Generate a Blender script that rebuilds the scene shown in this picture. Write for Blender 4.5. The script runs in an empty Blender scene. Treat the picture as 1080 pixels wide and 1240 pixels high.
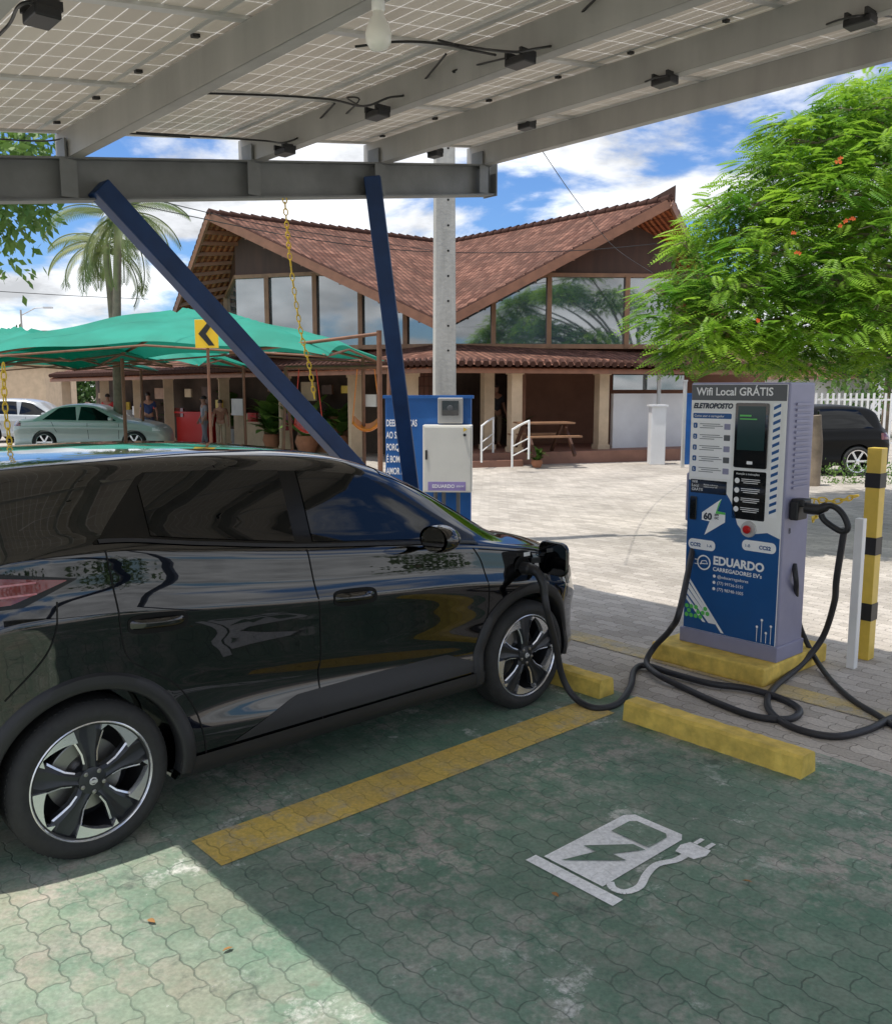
import bpy,bmesh,math,random
import numpy as np
from mathutils import Vector, Matrix
sc=bpy.context.scene; col=sc.collection
R=math.radians; pi=math.pi; cos=math.cos; sin=math.sin
random.seed(7); rng=np.random.default_rng(5)
F=1083.;H=1.87;P=R(7.9);cp=cos(P);sp=sin(P)
def ray(px,py):
    up=(620-py)/F; return Vector(((px-540)/F,cp+up*sp,-sp+up*cp))
def G(px,py,z=0.0):
    d=ray(px,py); return Vector((0,0,H))+d*((z-H)/d.z)
def D(px,py,Y):
    d=ray(px,py); return Vector((0,0,H))+d*(Y/d.y)
TH=R(42);U=Vector((cos(TH),sin(TH),0));V=Vector((sin(TH),-cos(TH),0));O=Vector((.9435,5.03,0))
def W(a,b,z=0.0): return O+U*a+V*b+Vector((0,0,z))
RV=TH-pi/2
# ---------------- mesh helpers
class MB:
    def __init__(s): s.v=[];s.f=[];s.m=[]
    def add(s,vs,fs,M=None,mi=0):
        n=len(s.v)
        s.v+=[tuple(M@Vector(v)) if M is not None else tuple(v) for v in vs]
        s.f+=[tuple(i+n for i in f) for f in fs]; s.m+=[mi]*len(fs); return s
    def box(s,c,d,rz=0,M=None,mi=0,rot=None):
        x,y,z=[k/2 for k in d]
        vs=[(-x,-y,-z),(x,-y,-z),(x,y,-z),(-x,y,-z),(-x,-y,z),(x,-y,z),(x,y,z),(-x,y,z)]
        T=Matrix.Translation(c)@(rot if rot is not None else Matrix.Rotation(rz,4,'Z'))
        if M is not None: T=M@T
        return s.add(vs,[(3,2,1,0),(4,5,6,7),(0,1,5,4),(1,2,6,5),(2,3,7,6),(3,0,4,7)],T,mi)
    def bar(s,p0,p1,w,h,M=None,mi=0):
        p0=Vector(p0);p1=Vector(p1);d=p1-p0;L=d.length;d.normalize()
        up=Vector((0,0,1)) if abs(d.z)<.95 else Vector((0,1,0))
        y=up.cross(d).normalized();z=d.cross(y)
        T=Matrix((d,y,z)).transposed().to_4x4();T.translation=(p0+p1)/2
        return s.box((0,0,0),(L,w,h),M=(M@T if M is not None else T),mi=mi)
    def tube(s,pts,r,n=8,M=None,mi=0,cap=True):
        pts=[Vector(p) for p in pts];k=len(pts)
        rs=r if isinstance(r,(list,tuple)) else [r]*k
        vs=[];fs=[];prev=None
        for i in range(k):
            d=(pts[min(i+1,k-1)]-pts[max(i-1,0)])
            if d.length<1e-9:d=Vector((0,0,1))
            d.normalize()
            if prev is None:
                a=Vector((0,0,1)) if abs(d.z)<.9 else Vector((1,0,0)); x=a.cross(d).normalized()
            else:
                x=prev-d*prev.dot(d); x=x.normalized() if x.length>1e-6 else d.orthogonal().normalized()
            prev=x;y=d.cross(x)
            for j in range(n):
                t=2*pi*j/n; vs.append(pts[i]+(x*cos(t)+y*sin(t))*rs[i])
        for i in range(k-1):
            for j in range(n):
                a=i*n+j;b=i*n+(j+1)%n; fs.append((a,b,b+n,a+n))
        if cap: fs.append(tuple(range(n))[::-1]);fs.append(tuple(range((k-1)*n,k*n)))
        return s.add(vs,fs,M,mi)
    def lathe(s,prof,n=24,M=None,mi=0,cap=False):
        vs=[];fs=[];k=len(prof)
        for (r,z) in prof:
            for j in range(n): t=2*pi*j/n; vs.append((r*cos(t),r*sin(t),z))
        for i in range(k-1):
            for j in range(n):
                a=i*n+j;b=i*n+(j+1)%n; fs.append((a,b,b+n,a+n))
        if cap: fs.append(tuple(range(n))[::-1]);fs.append(tuple(range((k-1)*n,k*n)))
        return s.add(vs,fs,M,mi)
    def prism(s,poly,z0,z1,M=None,mi=0):
        n=len(poly); vs=[(x,y,z0) for x,y in poly]+[(x,y,z1) for x,y in poly]
        fs=[tuple(range(n))[::-1],tuple(range(n,2*n))]+[(i,(i+1)%n,(i+1)%n+n,i+n) for i in range(n)]
        return s.add(vs,fs,M,mi)
    def sheet(s,poly,z,M=None,mi=0):
        return s.add([(x,y,z) for x,y in poly],[tuple(range(len(poly)))],M,mi)
    def grid(s,rows,M=None,mi=0,flip=False):
        n=len(rows[0]);vs=[p for r in rows for p in r];fs=[]
        for i in range(len(rows)-1):
            for j in range(n-1):
                a=i*n+j; f=(a,a+1,a+n+1,a+n); fs.append(f[::-1] if flip else f)
        return s.add(vs,fs,M,mi)
    def build(s,name,mat,parent=None,smooth=None,bev=0,loc=None,rz=0,label=None):
        me=bpy.data.meshes.new(name);me.from_pydata(s.v,[],s.f)
        mats=mat if isinstance(mat,(list,tuple)) else [mat]
        for m in mats: me.materials.append(m)
        if len(mats)>1: me.polygons.foreach_set('material_index',s.m)
        if smooth is not None:
            me.polygons.foreach_set('use_smooth',[True]*len(s.f))
            if smooth<179: me.set_sharp_from_angle(angle=R(smooth))
        me.update()
        o=bpy.data.objects.new(name,me);col.objects.link(o)
        if parent: o.parent=parent
        if loc is not None:o.location=loc
        o.rotation_euler[2]=rz
        if bev:
            b=o.modifiers.new('b','BEVEL');b.width=bev;b.segments=2;b.limit_method='ANGLE'
        if label:o['label']=label
        return o
def tag(o,label,cat,group=None):
    o['label']=label;o['category']=cat
    if group:o['group']=group
    return o
def struct(o): o['kind']='structure'; return o
def empty(name,label,cat,loc=(0,0,0),rz=0,group=None):
    o=bpy.data.objects.new(name,None);col.objects.link(o);o.location=loc;o.rotation_euler[2]=rz
    return tag(o,label,cat,group)
def pempty(name,parent):
    o=bpy.data.objects.new(name,None);col.objects.link(o);o.parent=parent;return o
def catmull(pts,n=6):
    pts=[Vector(p) for p in pts];out=[]
    for i in range(len(pts)-1):
        p0=pts[max(i-1,0)];p1=pts[i];p2=pts[i+1];p3=pts[min(i+2,len(pts)-1)]
        for j in range(n):
            t=j/n; out.append(.5*((2*p1)+(p2-p0)*t+(2*p0-5*p1+4*p2-p3)*t*t+(3*p1-p0-3*p2+p3)*t**3))
    out.append(pts[-1]);return out
# ---------------- materials
def nd(nt,t,**k):
    n=nt.nodes.new(t)
    for a,b in k.items():
        if a=='i':
            for kk,vv in b.items(): n.inputs[kk].default_value=vv
        else: setattr(n,a,b)
    return n
def c4(c): return (c[0],c[1],c[2],1)
def newmat(name):
    m=bpy.data.materials.new(name);m.use_nodes=True;nt=m.node_tree
    return m,nt,nt.nodes['Principled BSDF']
def mat(name,c,rough=.6,metal=0,var=.15,scale=6,bump=0,bscale=40,coat=0,spec=.5,streak=False,ior=None,cior=None):
    m,nt,b=newmat(name);L=nt.links.new
    b.inputs['Roughness'].default_value=rough;b.inputs['Metallic'].default_value=metal
    b.inputs['Coat Weight'].default_value=coat;b.inputs['Coat Roughness'].default_value=.015;b.inputs['Specular IOR Level'].default_value=spec
    if ior: b.inputs['IOR'].default_value=ior
    if cior: b.inputs['Coat IOR'].default_value=cior
    tc=nd(nt,'ShaderNodeTexCoord')
    n=nd(nt,'ShaderNodeTexNoise',i={'Scale':scale,'Detail':6,'Roughness':.6})
    if streak:
        mp=nd(nt,'ShaderNodeMapping');mp.inputs['Scale'].default_value=(1,1,.15);L(tc.outputs['Object'],mp.inputs[0]);L(mp.outputs[0],n.inputs['Vector'])
    else: L(tc.outputs['Object'],n.inputs['Vector'])
    r=nd(nt,'ShaderNodeMapRange',i={1:.3,2:.7,3:1-var,4:1+var});L(n.outputs[0],r.inputs[0])
    mx=nd(nt,'ShaderNodeVectorMath',operation='SCALE');mx.inputs[0].default_value=c[:3];L(r.outputs[0],mx.inputs['Scale'])
    L(mx.outputs[0],b.inputs['Base Color'])
    if bump:
        n2=nd(nt,'ShaderNodeTexNoise',i={'Scale':bscale,'Detail':4});L(tc.outputs['Object'],n2.inputs['Vector'])
        bp=nd(nt,'ShaderNodeBump',i={'Strength':bump,'Distance':.01});L(n2.outputs[0],bp.inputs['Height']);L(bp.outputs[0],b.inputs['Normal'])
    return m
def leafmat(name,c1,c2,tr=.35,scale=1.2):
    m,nt,b=newmat(name);L=nt.links.new
    tc=nd(nt,'ShaderNodeTexCoord');n=nd(nt,'ShaderNodeTexNoise',i={'Scale':scale,'Detail':5});L(tc.outputs['Object'],n.inputs['Vector'])
    rp=nd(nt,'ShaderNodeMapRange',i={1:.35,2:.65});L(n.outputs[0],rp.inputs[0])
    mx=nd(nt,'ShaderNodeMix',data_type='RGBA');mx.inputs['A'].default_value=c4(c1);mx.inputs['B'].default_value=c4(c2);L(rp.outputs[0],mx.inputs['Factor'])
    L(mx.outputs['Result'],b.inputs['Base Color']);b.inputs['Roughness'].default_value=.5
    t=nd(nt,'ShaderNodeBsdfTranslucent');L(mx.outputs['Result'],t.inputs[0])
    ms=nd(nt,'ShaderNodeMixShader');ms.inputs[0].default_value=tr;L(b.outputs[0],ms.inputs[1]);L(t.outputs[0],ms.inputs[2])
    L(ms.outputs[0],nt.nodes['Material Output'].inputs[0]);return m
def paver(name,c1,c2,joint,paint=None,wear=.5,paintvar=None,chalk=0.0,jd=.85,fade=None,mort=.0040):
    m,nt,b=newmat(name);L=nt.links.new
    def math_(op,a,bb=None,c=None):
        n=nd(nt,'ShaderNodeMath',operation=op)
        for i,x in enumerate((a,bb,c)):
            if x is None: continue
            if isinstance(x,(int,float)): n.inputs[i].default_value=x
            else: L(x,n.inputs[i])
        return n.outputs[0]
    tc=nd(nt,'ShaderNodeTexCoord');mp=nd(nt,'ShaderNodeMapping');mp.inputs['Rotation'].default_value=(0,0,-TH+R(90));L(tc.outputs['Object'],mp.inputs[0])
    nw=nd(nt,'ShaderNodeTexNoise',i={'Scale':4,'Detail':5,'Roughness':.65});L(tc.outputs['Object'],nw.inputs['Vector'])
    sx=nd(nt,'ShaderNodeSeparateXYZ');L(mp.outputs[0],sx.inputs[0])
    x0=math_('MULTIPLY_ADD',nw.outputs[0],.032,sx.outputs[0]);y0=math_('MULTIPLY_ADD',nw.outputs[0],-.032,sx.outputs[1])
    def tri(v,per,amp):
        p=math_('PINGPONG',v,per/2);q=nd(nt,'ShaderNodeMapRange',i={1:per*.14,2:per*.36,3:-amp,4:amp});q.interpolation_type='LINEAR';L(p,q.inputs[0]);return q.outputs[0]
    y1=math_('ADD',y0,tri(x0,.105,.0058))
    x1=math_('ADD',x0,tri(y0,.105,.0055))
    cb=nd(nt,'ShaderNodeCombineXYZ');L(x1,cb.inputs[0]);L(y1,cb.inputs[1])
    br=nd(nt,'ShaderNodeTexBrick',offset=.5,i={'Scale':1,'Brick Width':.21,'Row Height':.105,'Mortar Size':mort,'Mortar Smooth':.6,'Bias':0,'Color1':c4(c1),'Color2':c4(c2),'Mortar':c4(c1)})
    L(cb.outputs[0],br.inputs['Vector'])
    def noise_(s,d=6,r=.6,off=0):
        n=nd(nt,'ShaderNodeTexNoise',i={'Scale':s,'Detail':d,'Roughness':r});
        mm=nd(nt,'ShaderNodeMapping');mm.inputs['Location'].default_value=(off,off*.7,0);L(tc.outputs['Object'],mm.inputs[0]);L(mm.outputs[0],n.inputs['Vector']);return n.outputs[0]
    def rng_(v,a,bb,c=0,d=1):
        n=nd(nt,'ShaderNodeMapRange',i={1:a,2:bb,3:c,4:d});L(v,n.inputs[0]);return n.outputs[0]
    def mixc(f,a,bb):
        n=nd(nt,'ShaderNodeMix',data_type='RGBA')
        if isinstance(f,(int,float)): n.inputs['Factor'].default_value=f
        else: L(f,n.inputs['Factor'])
        for nm,x in (('A',a),('B',bb)):
            if isinstance(x,tuple): n.inputs[nm].default_value=c4(x)
            else: L(x,n.inputs[nm])
        return n.outputs['Result']
    colr=br.outputs['Color']
    big=rng_(noise_(.7,5),.35,.65,.78,1.15)
    jfac=jd
    if paint:
        pv=paintvar or tuple(k*.55 for k in paint)
        b2=nd(nt,'ShaderNodeTexBrick',offset=.5,i={'Scale':1,'Brick Width':.21,'Row Height':.105,'Mortar Size':0,'Bias':0,'Color1':(0,0,0,1),'Color2':(1,1,1,1)});L(cb.outputs[0],b2.inputs['Vector'])
        pc=mixc(rng_(noise_(1.7,8,.65,3),.35,.65),paint,pv)
        pc=mixc(math_('MULTIPLY',b2.outputs['Color'],.28),pc,tuple(min(1,k*1.5) for k in paint))
        w=rng_(noise_(7,9,.75,11),wear-.05,wear+.08)
        w2=rng_(noise_(1.1,5,.6,23),.42,.62)
        wf=math_('MULTIPLY',w,math_('MULTIPLY_ADD',w2,.8,.2))
        colr=mixc(wf,pc,colr)
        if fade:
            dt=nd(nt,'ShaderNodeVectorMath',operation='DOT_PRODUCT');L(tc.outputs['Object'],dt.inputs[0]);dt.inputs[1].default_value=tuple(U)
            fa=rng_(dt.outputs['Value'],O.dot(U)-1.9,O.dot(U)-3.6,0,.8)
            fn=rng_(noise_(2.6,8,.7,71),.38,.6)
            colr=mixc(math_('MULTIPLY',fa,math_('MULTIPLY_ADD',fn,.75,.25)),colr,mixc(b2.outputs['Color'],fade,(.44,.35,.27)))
        if chalk>0:
            k1=rng_(noise_(3.2,11,.8,41),.555,.63);k2=rng_(noise_(.9,3,.5,57),.42,.54)
            colr=mixc(math_('MULTIPLY',math_('MULTIPLY',k1,k2),chalk),colr,(.68,.68,.63))
            k3=rng_(noise_(17,8,.8,91),.64,.68)
            colr=mixc(math_('MULTIPLY',k3,.7),colr,(.58,.58,.53))
            k4=rng_(noise_(2.9,9,.75,131),.57,.68)
            colr=mixc(math_('MULTIPLY',k4,.65),colr,(.06,.085,.075))
            k5=rng_(noise_(5.5,7,.7,171),.60,.70)
            colr=mixc(math_('MULTIPLY',k5,.5),colr,(.20,.17,.13))
        jfac=math_('MULTIPLY',rng_(noise_(2.2,5,.65,37),.38,.62,.25,1.0),jd)
    sc_=nd(nt,'ShaderNodeVectorMath',operation='SCALE');L(colr,sc_.inputs[0]);L(big,sc_.inputs['Scale'])
    f2=rng_(noise_(60,4,.7,5),.3,.7,.78,1.18)
    s2=nd(nt,'ShaderNodeVectorMath',operation='SCALE');L(sc_.outputs[0],s2.inputs[0]);L(f2,s2.inputs['Scale'])
    fin=mixc(math_('MULTIPLY',br.outputs['Fac'],jfac),s2.outputs[0],joint)
    L(fin,b.inputs['Base Color']);b.inputs['Roughness'].default_value=.72;b.inputs['Specular IOR Level'].default_value=.35
    hh=math_('ADD',math_('MULTIPLY',br.outputs['Fac'],-.8),math_('MULTIPLY',noise_(45,5,.7,9),.35))
    bp=nd(nt,'ShaderNodeBump',i={'Strength':.6,'Distance':.005});L(hh,bp.inputs['Height']);L(bp.outputs[0],b.inputs['Normal'])
    return m
M={}
M['pave']=paver('pale_pavers',(.40,.36,.31),(.55,.50,.44),(.17,.15,.13),jd=.7)
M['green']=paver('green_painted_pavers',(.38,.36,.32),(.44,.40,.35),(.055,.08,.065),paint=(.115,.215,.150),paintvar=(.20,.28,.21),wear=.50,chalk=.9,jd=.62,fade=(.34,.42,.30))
M['yellow']=paver('yellow_painted_pavers',(.38,.36,.31),(.44,.41,.36),(.20,.16,.07),paint=(.74,.50,.10),paintvar=(.62,.46,.17),wear=.54,jd=.5)
M['faded']=paver('faded_yellow_pavers',(.38,.36,.32),(.44,.41,.37),(.13,.11,.08),paint=(.56,.42,.15),paintvar=(.46,.40,.28),wear=.45,jd=.6)
M['white_p']=paver('white_painted_pavers',(.55,.56,.52),(.6,.6,.56),(.6,.62,.6),paint=(1,1,.99),paintvar=(.95,.95,.94),wear=.61,jd=.25,mort=.003)
M['curb']=mat('yellow_kerb_paint',(.74,.53,.11),.7,var=.28,scale=9,bump=.5,bscale=30)
M['paint']=mat('black_car_paint',(.0015,.0015,.002),.1,0,0,coat=1,spec=.1,cior=1.75)
M['paint2']=mat('black_hatch_paint',(.008,.008,.008),.45,0,0,spec=.2)
M['gloss']=mat('gloss_black_trim',(.003,.003,.003),.22,coat=0,var=0,spec=.35)
M['glass']=mat('tinted_car_glass',(.002,.0025,.003),.01,0,0,spec=.55)
M['clad']=mat('charcoal_plastic',(.018,.018,.020),.5,var=.1,bump=.15,bscale=300)
M['seam']=mat('seam_black',(.001,.001,.001),.9,var=0)
M['rubber']=mat('tyre_rubber',(.024,.024,.024),.75,var=.2,scale=30,bump=.15,bscale=150)
M['rimdark']=mat('dark_alloy',(.045,.048,.055),.3,.5,var=.05)
M['silver']=mat('machined_alloy',(.82,.82,.84),.25,.8,var=.03)
M['disc']=mat('brake_steel',(.35,.34,.33),.35,.9,var=.1)
M['mirror']=mat('mirror_glass',(.8,.82,.85),.02,1,var=0)
M['red']=mat('tail_lamp_red',(.13,.004,.008),.12,coat=1,var=.15,scale=40)
M['rpush']=mat('stop_button_red',(.5,.01,.01),.3,var=0)
M['lens']=mat('pale_lens',(.42,.13,.15),.2,coat=1,var=.1)
M['steel']=mat('grey_painted_steel',(.37,.365,.35),.5,.1,var=.16,scale=3,bump=.1,bscale=20,streak=True)
M['beamsteel']=mat('darker_grey_steel',(.19,.20,.20),.5,.1,var=.22,scale=3,bump=.1,bscale=20)
M['alu']=mat('aluminium',(.62,.62,.61),.4,.4,var=.08)
M['bluesteel']=mat('navy_painted_steel',(.007,.035,.12),.45,.0,var=.25,scale=4,spec=.35)
M['black']=mat('black_plastic',(.014,.014,.015),.45,var=.1)
M['cable']=mat('black_cable_rubber',(.026,.026,.030),.5,var=.15,scale=20)
M['white']=mat('white_enamel',(.84,.84,.82),.4,var=.06,scale=4)
M['cabinet']=mat('light_grey_cabinet',(.70,.69,.63),.45,var=.06,scale=3)
M['lilac']=mat('lilac_grey_casing',(.28,.28,.40),.4,var=.06)
M['navy']=mat('navy_vinyl',(.012,.09,.28),.35,var=.08,scale=3)
M['blue']=mat('blue_board_paint',(.015,.11,.36),.45,var=.15,scale=4)
M['screen']=mat('screen_glass',(.01,.012,.014),.08,coat=1,var=0)
M['grey']=mat('dark_grey_print',(.10,.105,.11),.4,var=.05)
M['lime']=mat('green_print',(.13,.60,.12),.4,var=.05)
M['text']=mat('white_print',(.9,.9,.9),.5,var=0)
M['textd']=mat('dark_print',(.03,.04,.06),.5,var=0)
M['concrete']=mat('pole_concrete',(.44,.43,.39),.8,var=.25,scale=5,bump=.5,bscale=25,streak=True)
M['yel']=mat('yellow_gloss_paint',(.74,.52,.08),.4,var=.15,scale=5)
M['chain']=mat('yellow_plastic_chain',(.75,.52,.03),.4,var=.1)
M['wood']=mat('dark_brown_wood',(.075,.032,.018),.55,var=.25,scale=5,streak=True)
M['tanwood']=mat('tan_window_wood',(.30,.16,.085),.5,var=.2,scale=4)
M['fascia']=mat('red_brown_fascia',(.26,.115,.065),.5,var=.2,scale=4)
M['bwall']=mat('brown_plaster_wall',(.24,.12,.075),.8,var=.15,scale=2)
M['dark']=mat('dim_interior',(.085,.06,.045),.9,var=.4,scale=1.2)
M['cream']=mat('cream_plaster',(.60,.46,.31),.8,var=.12,scale=3)
M['terr']=mat('red_terrace_floor',(.26,.13,.09),.6,var=.15,scale=3)
M['wwall']=mat('white_plaster',(.74,.75,.76),.8,var=.06,scale=2)
M['bglass']=mat('window_glass',(.07,.11,.125),.03,0,var=.6,scale=.6,spec=1,coat=1,ior=2.1)
M['rust']=mat('rusty_brown_pipe',(.19,.09,.05),.6,.2,var=.25)
M['ochre']=mat('weathered_trunk',(.24,.19,.14),.9,var=.3,scale=4,bump=.6,bscale=12)
M['terra']=mat('terracotta',(.4,.17,.09),.8)
M['skin']=mat('skin',(.32,.17,.11),.6,var=.05)
M['hair']=mat('dark_hair',(.02,.015,.012),.6)
M['flower']=mat('orange_red_petals',(.8,.14,.02),.5)
M['dryleaf']=mat('dry_leaf',(.35,.18,.06),.8,var=.2)
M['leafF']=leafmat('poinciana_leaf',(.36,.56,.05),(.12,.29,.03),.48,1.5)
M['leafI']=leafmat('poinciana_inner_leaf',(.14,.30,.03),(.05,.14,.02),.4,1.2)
M['leafD']=leafmat('dark_leaf',(.035,.09,.018),(.08,.16,.03),.25,1.0)
M['leafM']=leafmat('mid_leaf',(.07,.16,.03),(.16,.28,.05),.3,1.5)
M['leafP']=leafmat('palm_leaf',(.13,.20,.06),(.28,.31,.11),.35,1.0)
m,nt,b=newmat('teal_sunshade_cloth');L=nt.links.new
tc=nd(nt,'ShaderNodeTexCoord');n=nd(nt,'ShaderNodeTexNoise',i={'Scale':1.4,'Detail':7});L(tc.outputs['Object'],n.inputs['Vector'])
mr=nd(nt,'ShaderNodeMapRange',i={1:.35,2:.65});L(n.outputs[0],mr.inputs[0])
mx=nd(nt,'ShaderNodeMix',data_type='RGBA');mx.inputs['A'].default_value=(.008,.25,.17,1);mx.inputs['B'].default_value=(.014,.34,.24,1);L(mr.outputs[0],mx.inputs['Factor']);L(mx.outputs['Result'],b.inputs['Base Color']);b.inputs['Roughness'].default_value=.7
t=nd(nt,'ShaderNodeBsdfTranslucent');t.inputs[0].default_value=(.015,.28,.19,1);ms=nd(nt,'ShaderNodeMixShader');ms.inputs[0].default_value=.22
L(b.outputs[0],ms.inputs[1]);L(t.outputs[0],ms.inputs[2]);L(ms.outputs[0],nt.nodes['Material Output'].inputs[0]);M['tent']=m
m,nt,b=newmat('solar_cell_underside');L=nt.links.new
tc=nd(nt,'ShaderNodeTexCoord')
br=nd(nt,'ShaderNodeTexBrick',offset=0,i={'Scale':1,'Brick Width':.0945,'Row Height':.182,'Mortar Size':.0019,'Mortar Smooth':0,'Color1':(.62,.575,.515,1),'Color2':(.67,.63,.565,1),'Mortar':(1,1,.98,1)})
L(tc.outputs['Object'],br.inputs['Vector']);L(br.outputs['Color'],b.inputs['Base Color']);b.inputs['Roughness'].default_value=.35
t=nd(nt,'ShaderNodeBsdfTranslucent');L(br.outputs['Color'],t.inputs[0])
ms=nd(nt,'ShaderNodeMixShader')
mr=nd(nt,'ShaderNodeMapRange',i={1:0,2:1,3:.32,4:.75});L(br.outputs['Fac'],mr.inputs[0]);L(mr.outputs[0],ms.inputs[0])
L(b.outputs[0],ms.inputs[1]);L(t.outputs[0],ms.inputs[2]);L(ms.outputs[0],nt.nodes['Material Output'].inputs[0]);M['cell']=m
def tilemat(name,c1,c2,c3):
    m,nt,b=newmat(name);L=nt.links.new
    tc=nd(nt,'ShaderNodeTexCoord')
    br=nd(nt,'ShaderNodeTexBrick',offset=0,i={'Scale':1,'Brick Width':.17,'Row Height':.24,'Mortar Size':.014,'Mortar Smooth':.6,'Bias':-.1,'Color1':c4(c1),'Color2':c4(c2),'Mortar':(.05,.02,.015,1)})
    L(tc.outputs['UV'],br.inputs['Vector'])
    n=nd(nt,'ShaderNodeTexNoise',i={'Scale':1.1,'Detail':10,'Roughness':.75});L(tc.outputs['UV'],n.inputs['Vector'])
    mr=nd(nt,'ShaderNodeMapRange',i={1:.40,2:.60});L(n.outputs[0],mr.inputs[0])
    mx=nd(nt,'ShaderNodeMix',data_type='RGBA');L(mr.outputs[0],mx.inputs['Factor']);L(br.outputs['Color'],mx.inputs['A']);mx.inputs['B'].default_value=c4(c3)
    s=nd(nt,'ShaderNodeMix',data_type='RGBA');s.inputs['Factor'].default_value=.7;L(br.outputs['Color'],s.inputs['A']);L(mx.outputs['Result'],s.inputs['B'])
    L(s.outputs['Result'],b.inputs['Base Color']);b.inputs['Roughness'].default_value=.9;b.inputs['Specular IOR Level'].default_value=.2
    wv=nd(nt,'ShaderNodeTexWave',wave_type='BANDS',bands_direction='X',i={'Scale':1.848});L(tc.outputs['UV'],wv.inputs['Vector'])
    bp=nd(nt,'ShaderNodeBump',i={'Strength':1,'Distance':.06});L(wv.outputs[1],bp.inputs['Height']);L(bp.outputs[0],b.inputs['Normal']);return m
M['tile']=tilemat('clay_roof_tiles',(.15,.068,.048),(.38,.19,.135),(.11,.06,.045))
M['soffit']=tilemat('tile_soffit',(.50,.15,.06),(.62,.22,.09),(.22,.07,.04))
def slope_uv(o):
    me=o.data;uv=me.uv_layers.new(name='UVMap')
    for p in me.polygons:
        n=p.normal;h=Vector((0,0,1)).cross(n)
        h=h.normalized() if h.length>1e-3 else Vector((1,0,0));s=n.cross(h)
        for li in p.loop_indices:
            v=me.vertices[me.loops[li].vertex_index].co;uv.data[li].uv=(v.dot(h),v.dot(s))
def text(s,size,mt,parent,T,name='lettering',ax='LEFT',off=0,ext=.0006,sx=1,shear=0):
    cu=bpy.data.curves.new('t','FONT');cu.body=s;cu.size=size;cu.align_x=ax;cu.extrude=ext;cu.offset=off;cu.resolution_u=3;cu.shear=shear
    ob=bpy.data.objects.new('t',cu);col.objects.link(ob);bpy.context.view_layer.update()
    dg=bpy.context.evaluated_depsgraph_get();me=bpy.data.meshes.new_from_object(ob.evaluated_get(dg))
    bpy.data.objects.remove(ob);me.transform(T@Matrix.Diagonal((sx,1,1,1)));me.materials.clear();me.materials.append(mt)
    o=bpy.data.objects.new(name,me);col.objects.link(o);o.parent=parent;return o
def FM(x,y,z): return Matrix.Translation((x,y,z))@Matrix.Rotation(pi/2,4,'X')
# ---------------- camera, sun, world
cam=bpy.data.cameras.new('camera');co=bpy.data.objects.new('camera',cam);col.objects.link(co);sc.camera=co
co.location=(0,0,H);co.rotation_euler=(pi/2-P,0,0);cam.sensor_fit='HORIZONTAL';cam.sensor_width=36;cam.lens=F/1080*36;cam.clip_end=2000;cam.clip_start=.02
sd=(U*-.23+V*-.10+Vector((0,0,1))).normalized()
sun=bpy.data.lights.new('sun','SUN');so=bpy.data.objects.new('sun',sun);col.objects.link(so);sun.energy=4.2;sun.angle=R(.5);sun.color=(1,.955,.88)
so.rotation_euler=sd.to_track_quat('Z','Y').to_euler()
w=bpy.data.worlds.new('World');sc.world=w;w.use_nodes=True;nt=w.node_tree;L=nt.links.new
bg=nt.nodes['Background'];bg.inputs[1].default_value=.15
sky=nd(nt,'ShaderNodeTexSky',sky_type='NISHITA');sky.sun_disc=False;sky.sun_elevation=math.asin(sd.z);sky.sun_rotation=math.atan2(sd.x,sd.y);sky.dust_density=.5;sky.ozone_density=2.5
tc=nd(nt,'ShaderNodeTexCoord');sx=nd(nt,'ShaderNodeSeparateXYZ');L(tc.outputs['Generated'],sx.inputs[0])
def wm(op,a,bb=None):
    n=nd(nt,'ShaderNodeMath',operation=op)
    for i,x in enumerate((a,bb)):
        if x is None: continue
        if isinstance(x,(int,float)): n.inputs[i].default_value=x
        else: L(x,n.inputs[i])
    return n.outputs[0]
den=wm('ADD',wm('MAXIMUM',sx.outputs[2],0),.30)
cb=nd(nt,'ShaderNodeCombineXYZ');L(wm('DIVIDE',sx.outputs[0],den),cb.inputs[0]);L(wm('DIVIDE',sx.outputs[1],den),cb.inputs[1]);L(wm('MULTIPLY',sx.outputs[2],2.5),cb.inputs[2])
mp=nd(nt,'ShaderNodeMapping');mp.inputs['Location'].default_value=(5.3,2.9,0);L(cb.outputs[0],mp.inputs[0])
n1=nd(nt,'ShaderNodeTexNoise',i={'Scale':1.9,'Detail':10,'Roughness':.55,'Distortion':.15});L(mp.outputs[0],n1.inputs['Vector'])
cr=nd(nt,'ShaderNodeMapRange',i={1:.425,2:.525});cr.interpolation_type='SMOOTHSTEP';L(n1.outputs[0],cr.inputs[0])
n2=nd(nt,'ShaderNodeTexNoise',i={'Scale':3.4,'Detail':8,'Roughness':.6});L(mp.outputs[0],n2.inputs['Vector'])
c2=nd(nt,'ShaderNodeMapRange',i={1:.35,2:.60,3:4.6,4:9.2});L(n2.outputs[0],c2.inputs[0])
cc=nd(nt,'ShaderNodeVectorMath',operation='SCALE');cc.inputs[0].default_value=(.95,.97,1.0);L(c2.outputs[0],cc.inputs['Scale'])
sk=nd(nt,'ShaderNodeVectorMath',operation='MULTIPLY');L(sky.outputs[0],sk.inputs[0]);sk.inputs[1].default_value=(.55,.76,1.05)
mx=nd(nt,'ShaderNodeMix',data_type='RGBA');L(wm('MULTIPLY',cr.outputs[0],.97),mx.inputs['Factor']);L(sk.outputs[0],mx.inputs['A']);L(cc.outputs[0],mx.inputs['B'])
L(mx.outputs['Result'],bg.inputs[0])
sc.view_settings.view_transform='Standard';sc.view_settings.look='None';sc.view_settings.exposure=0
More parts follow.
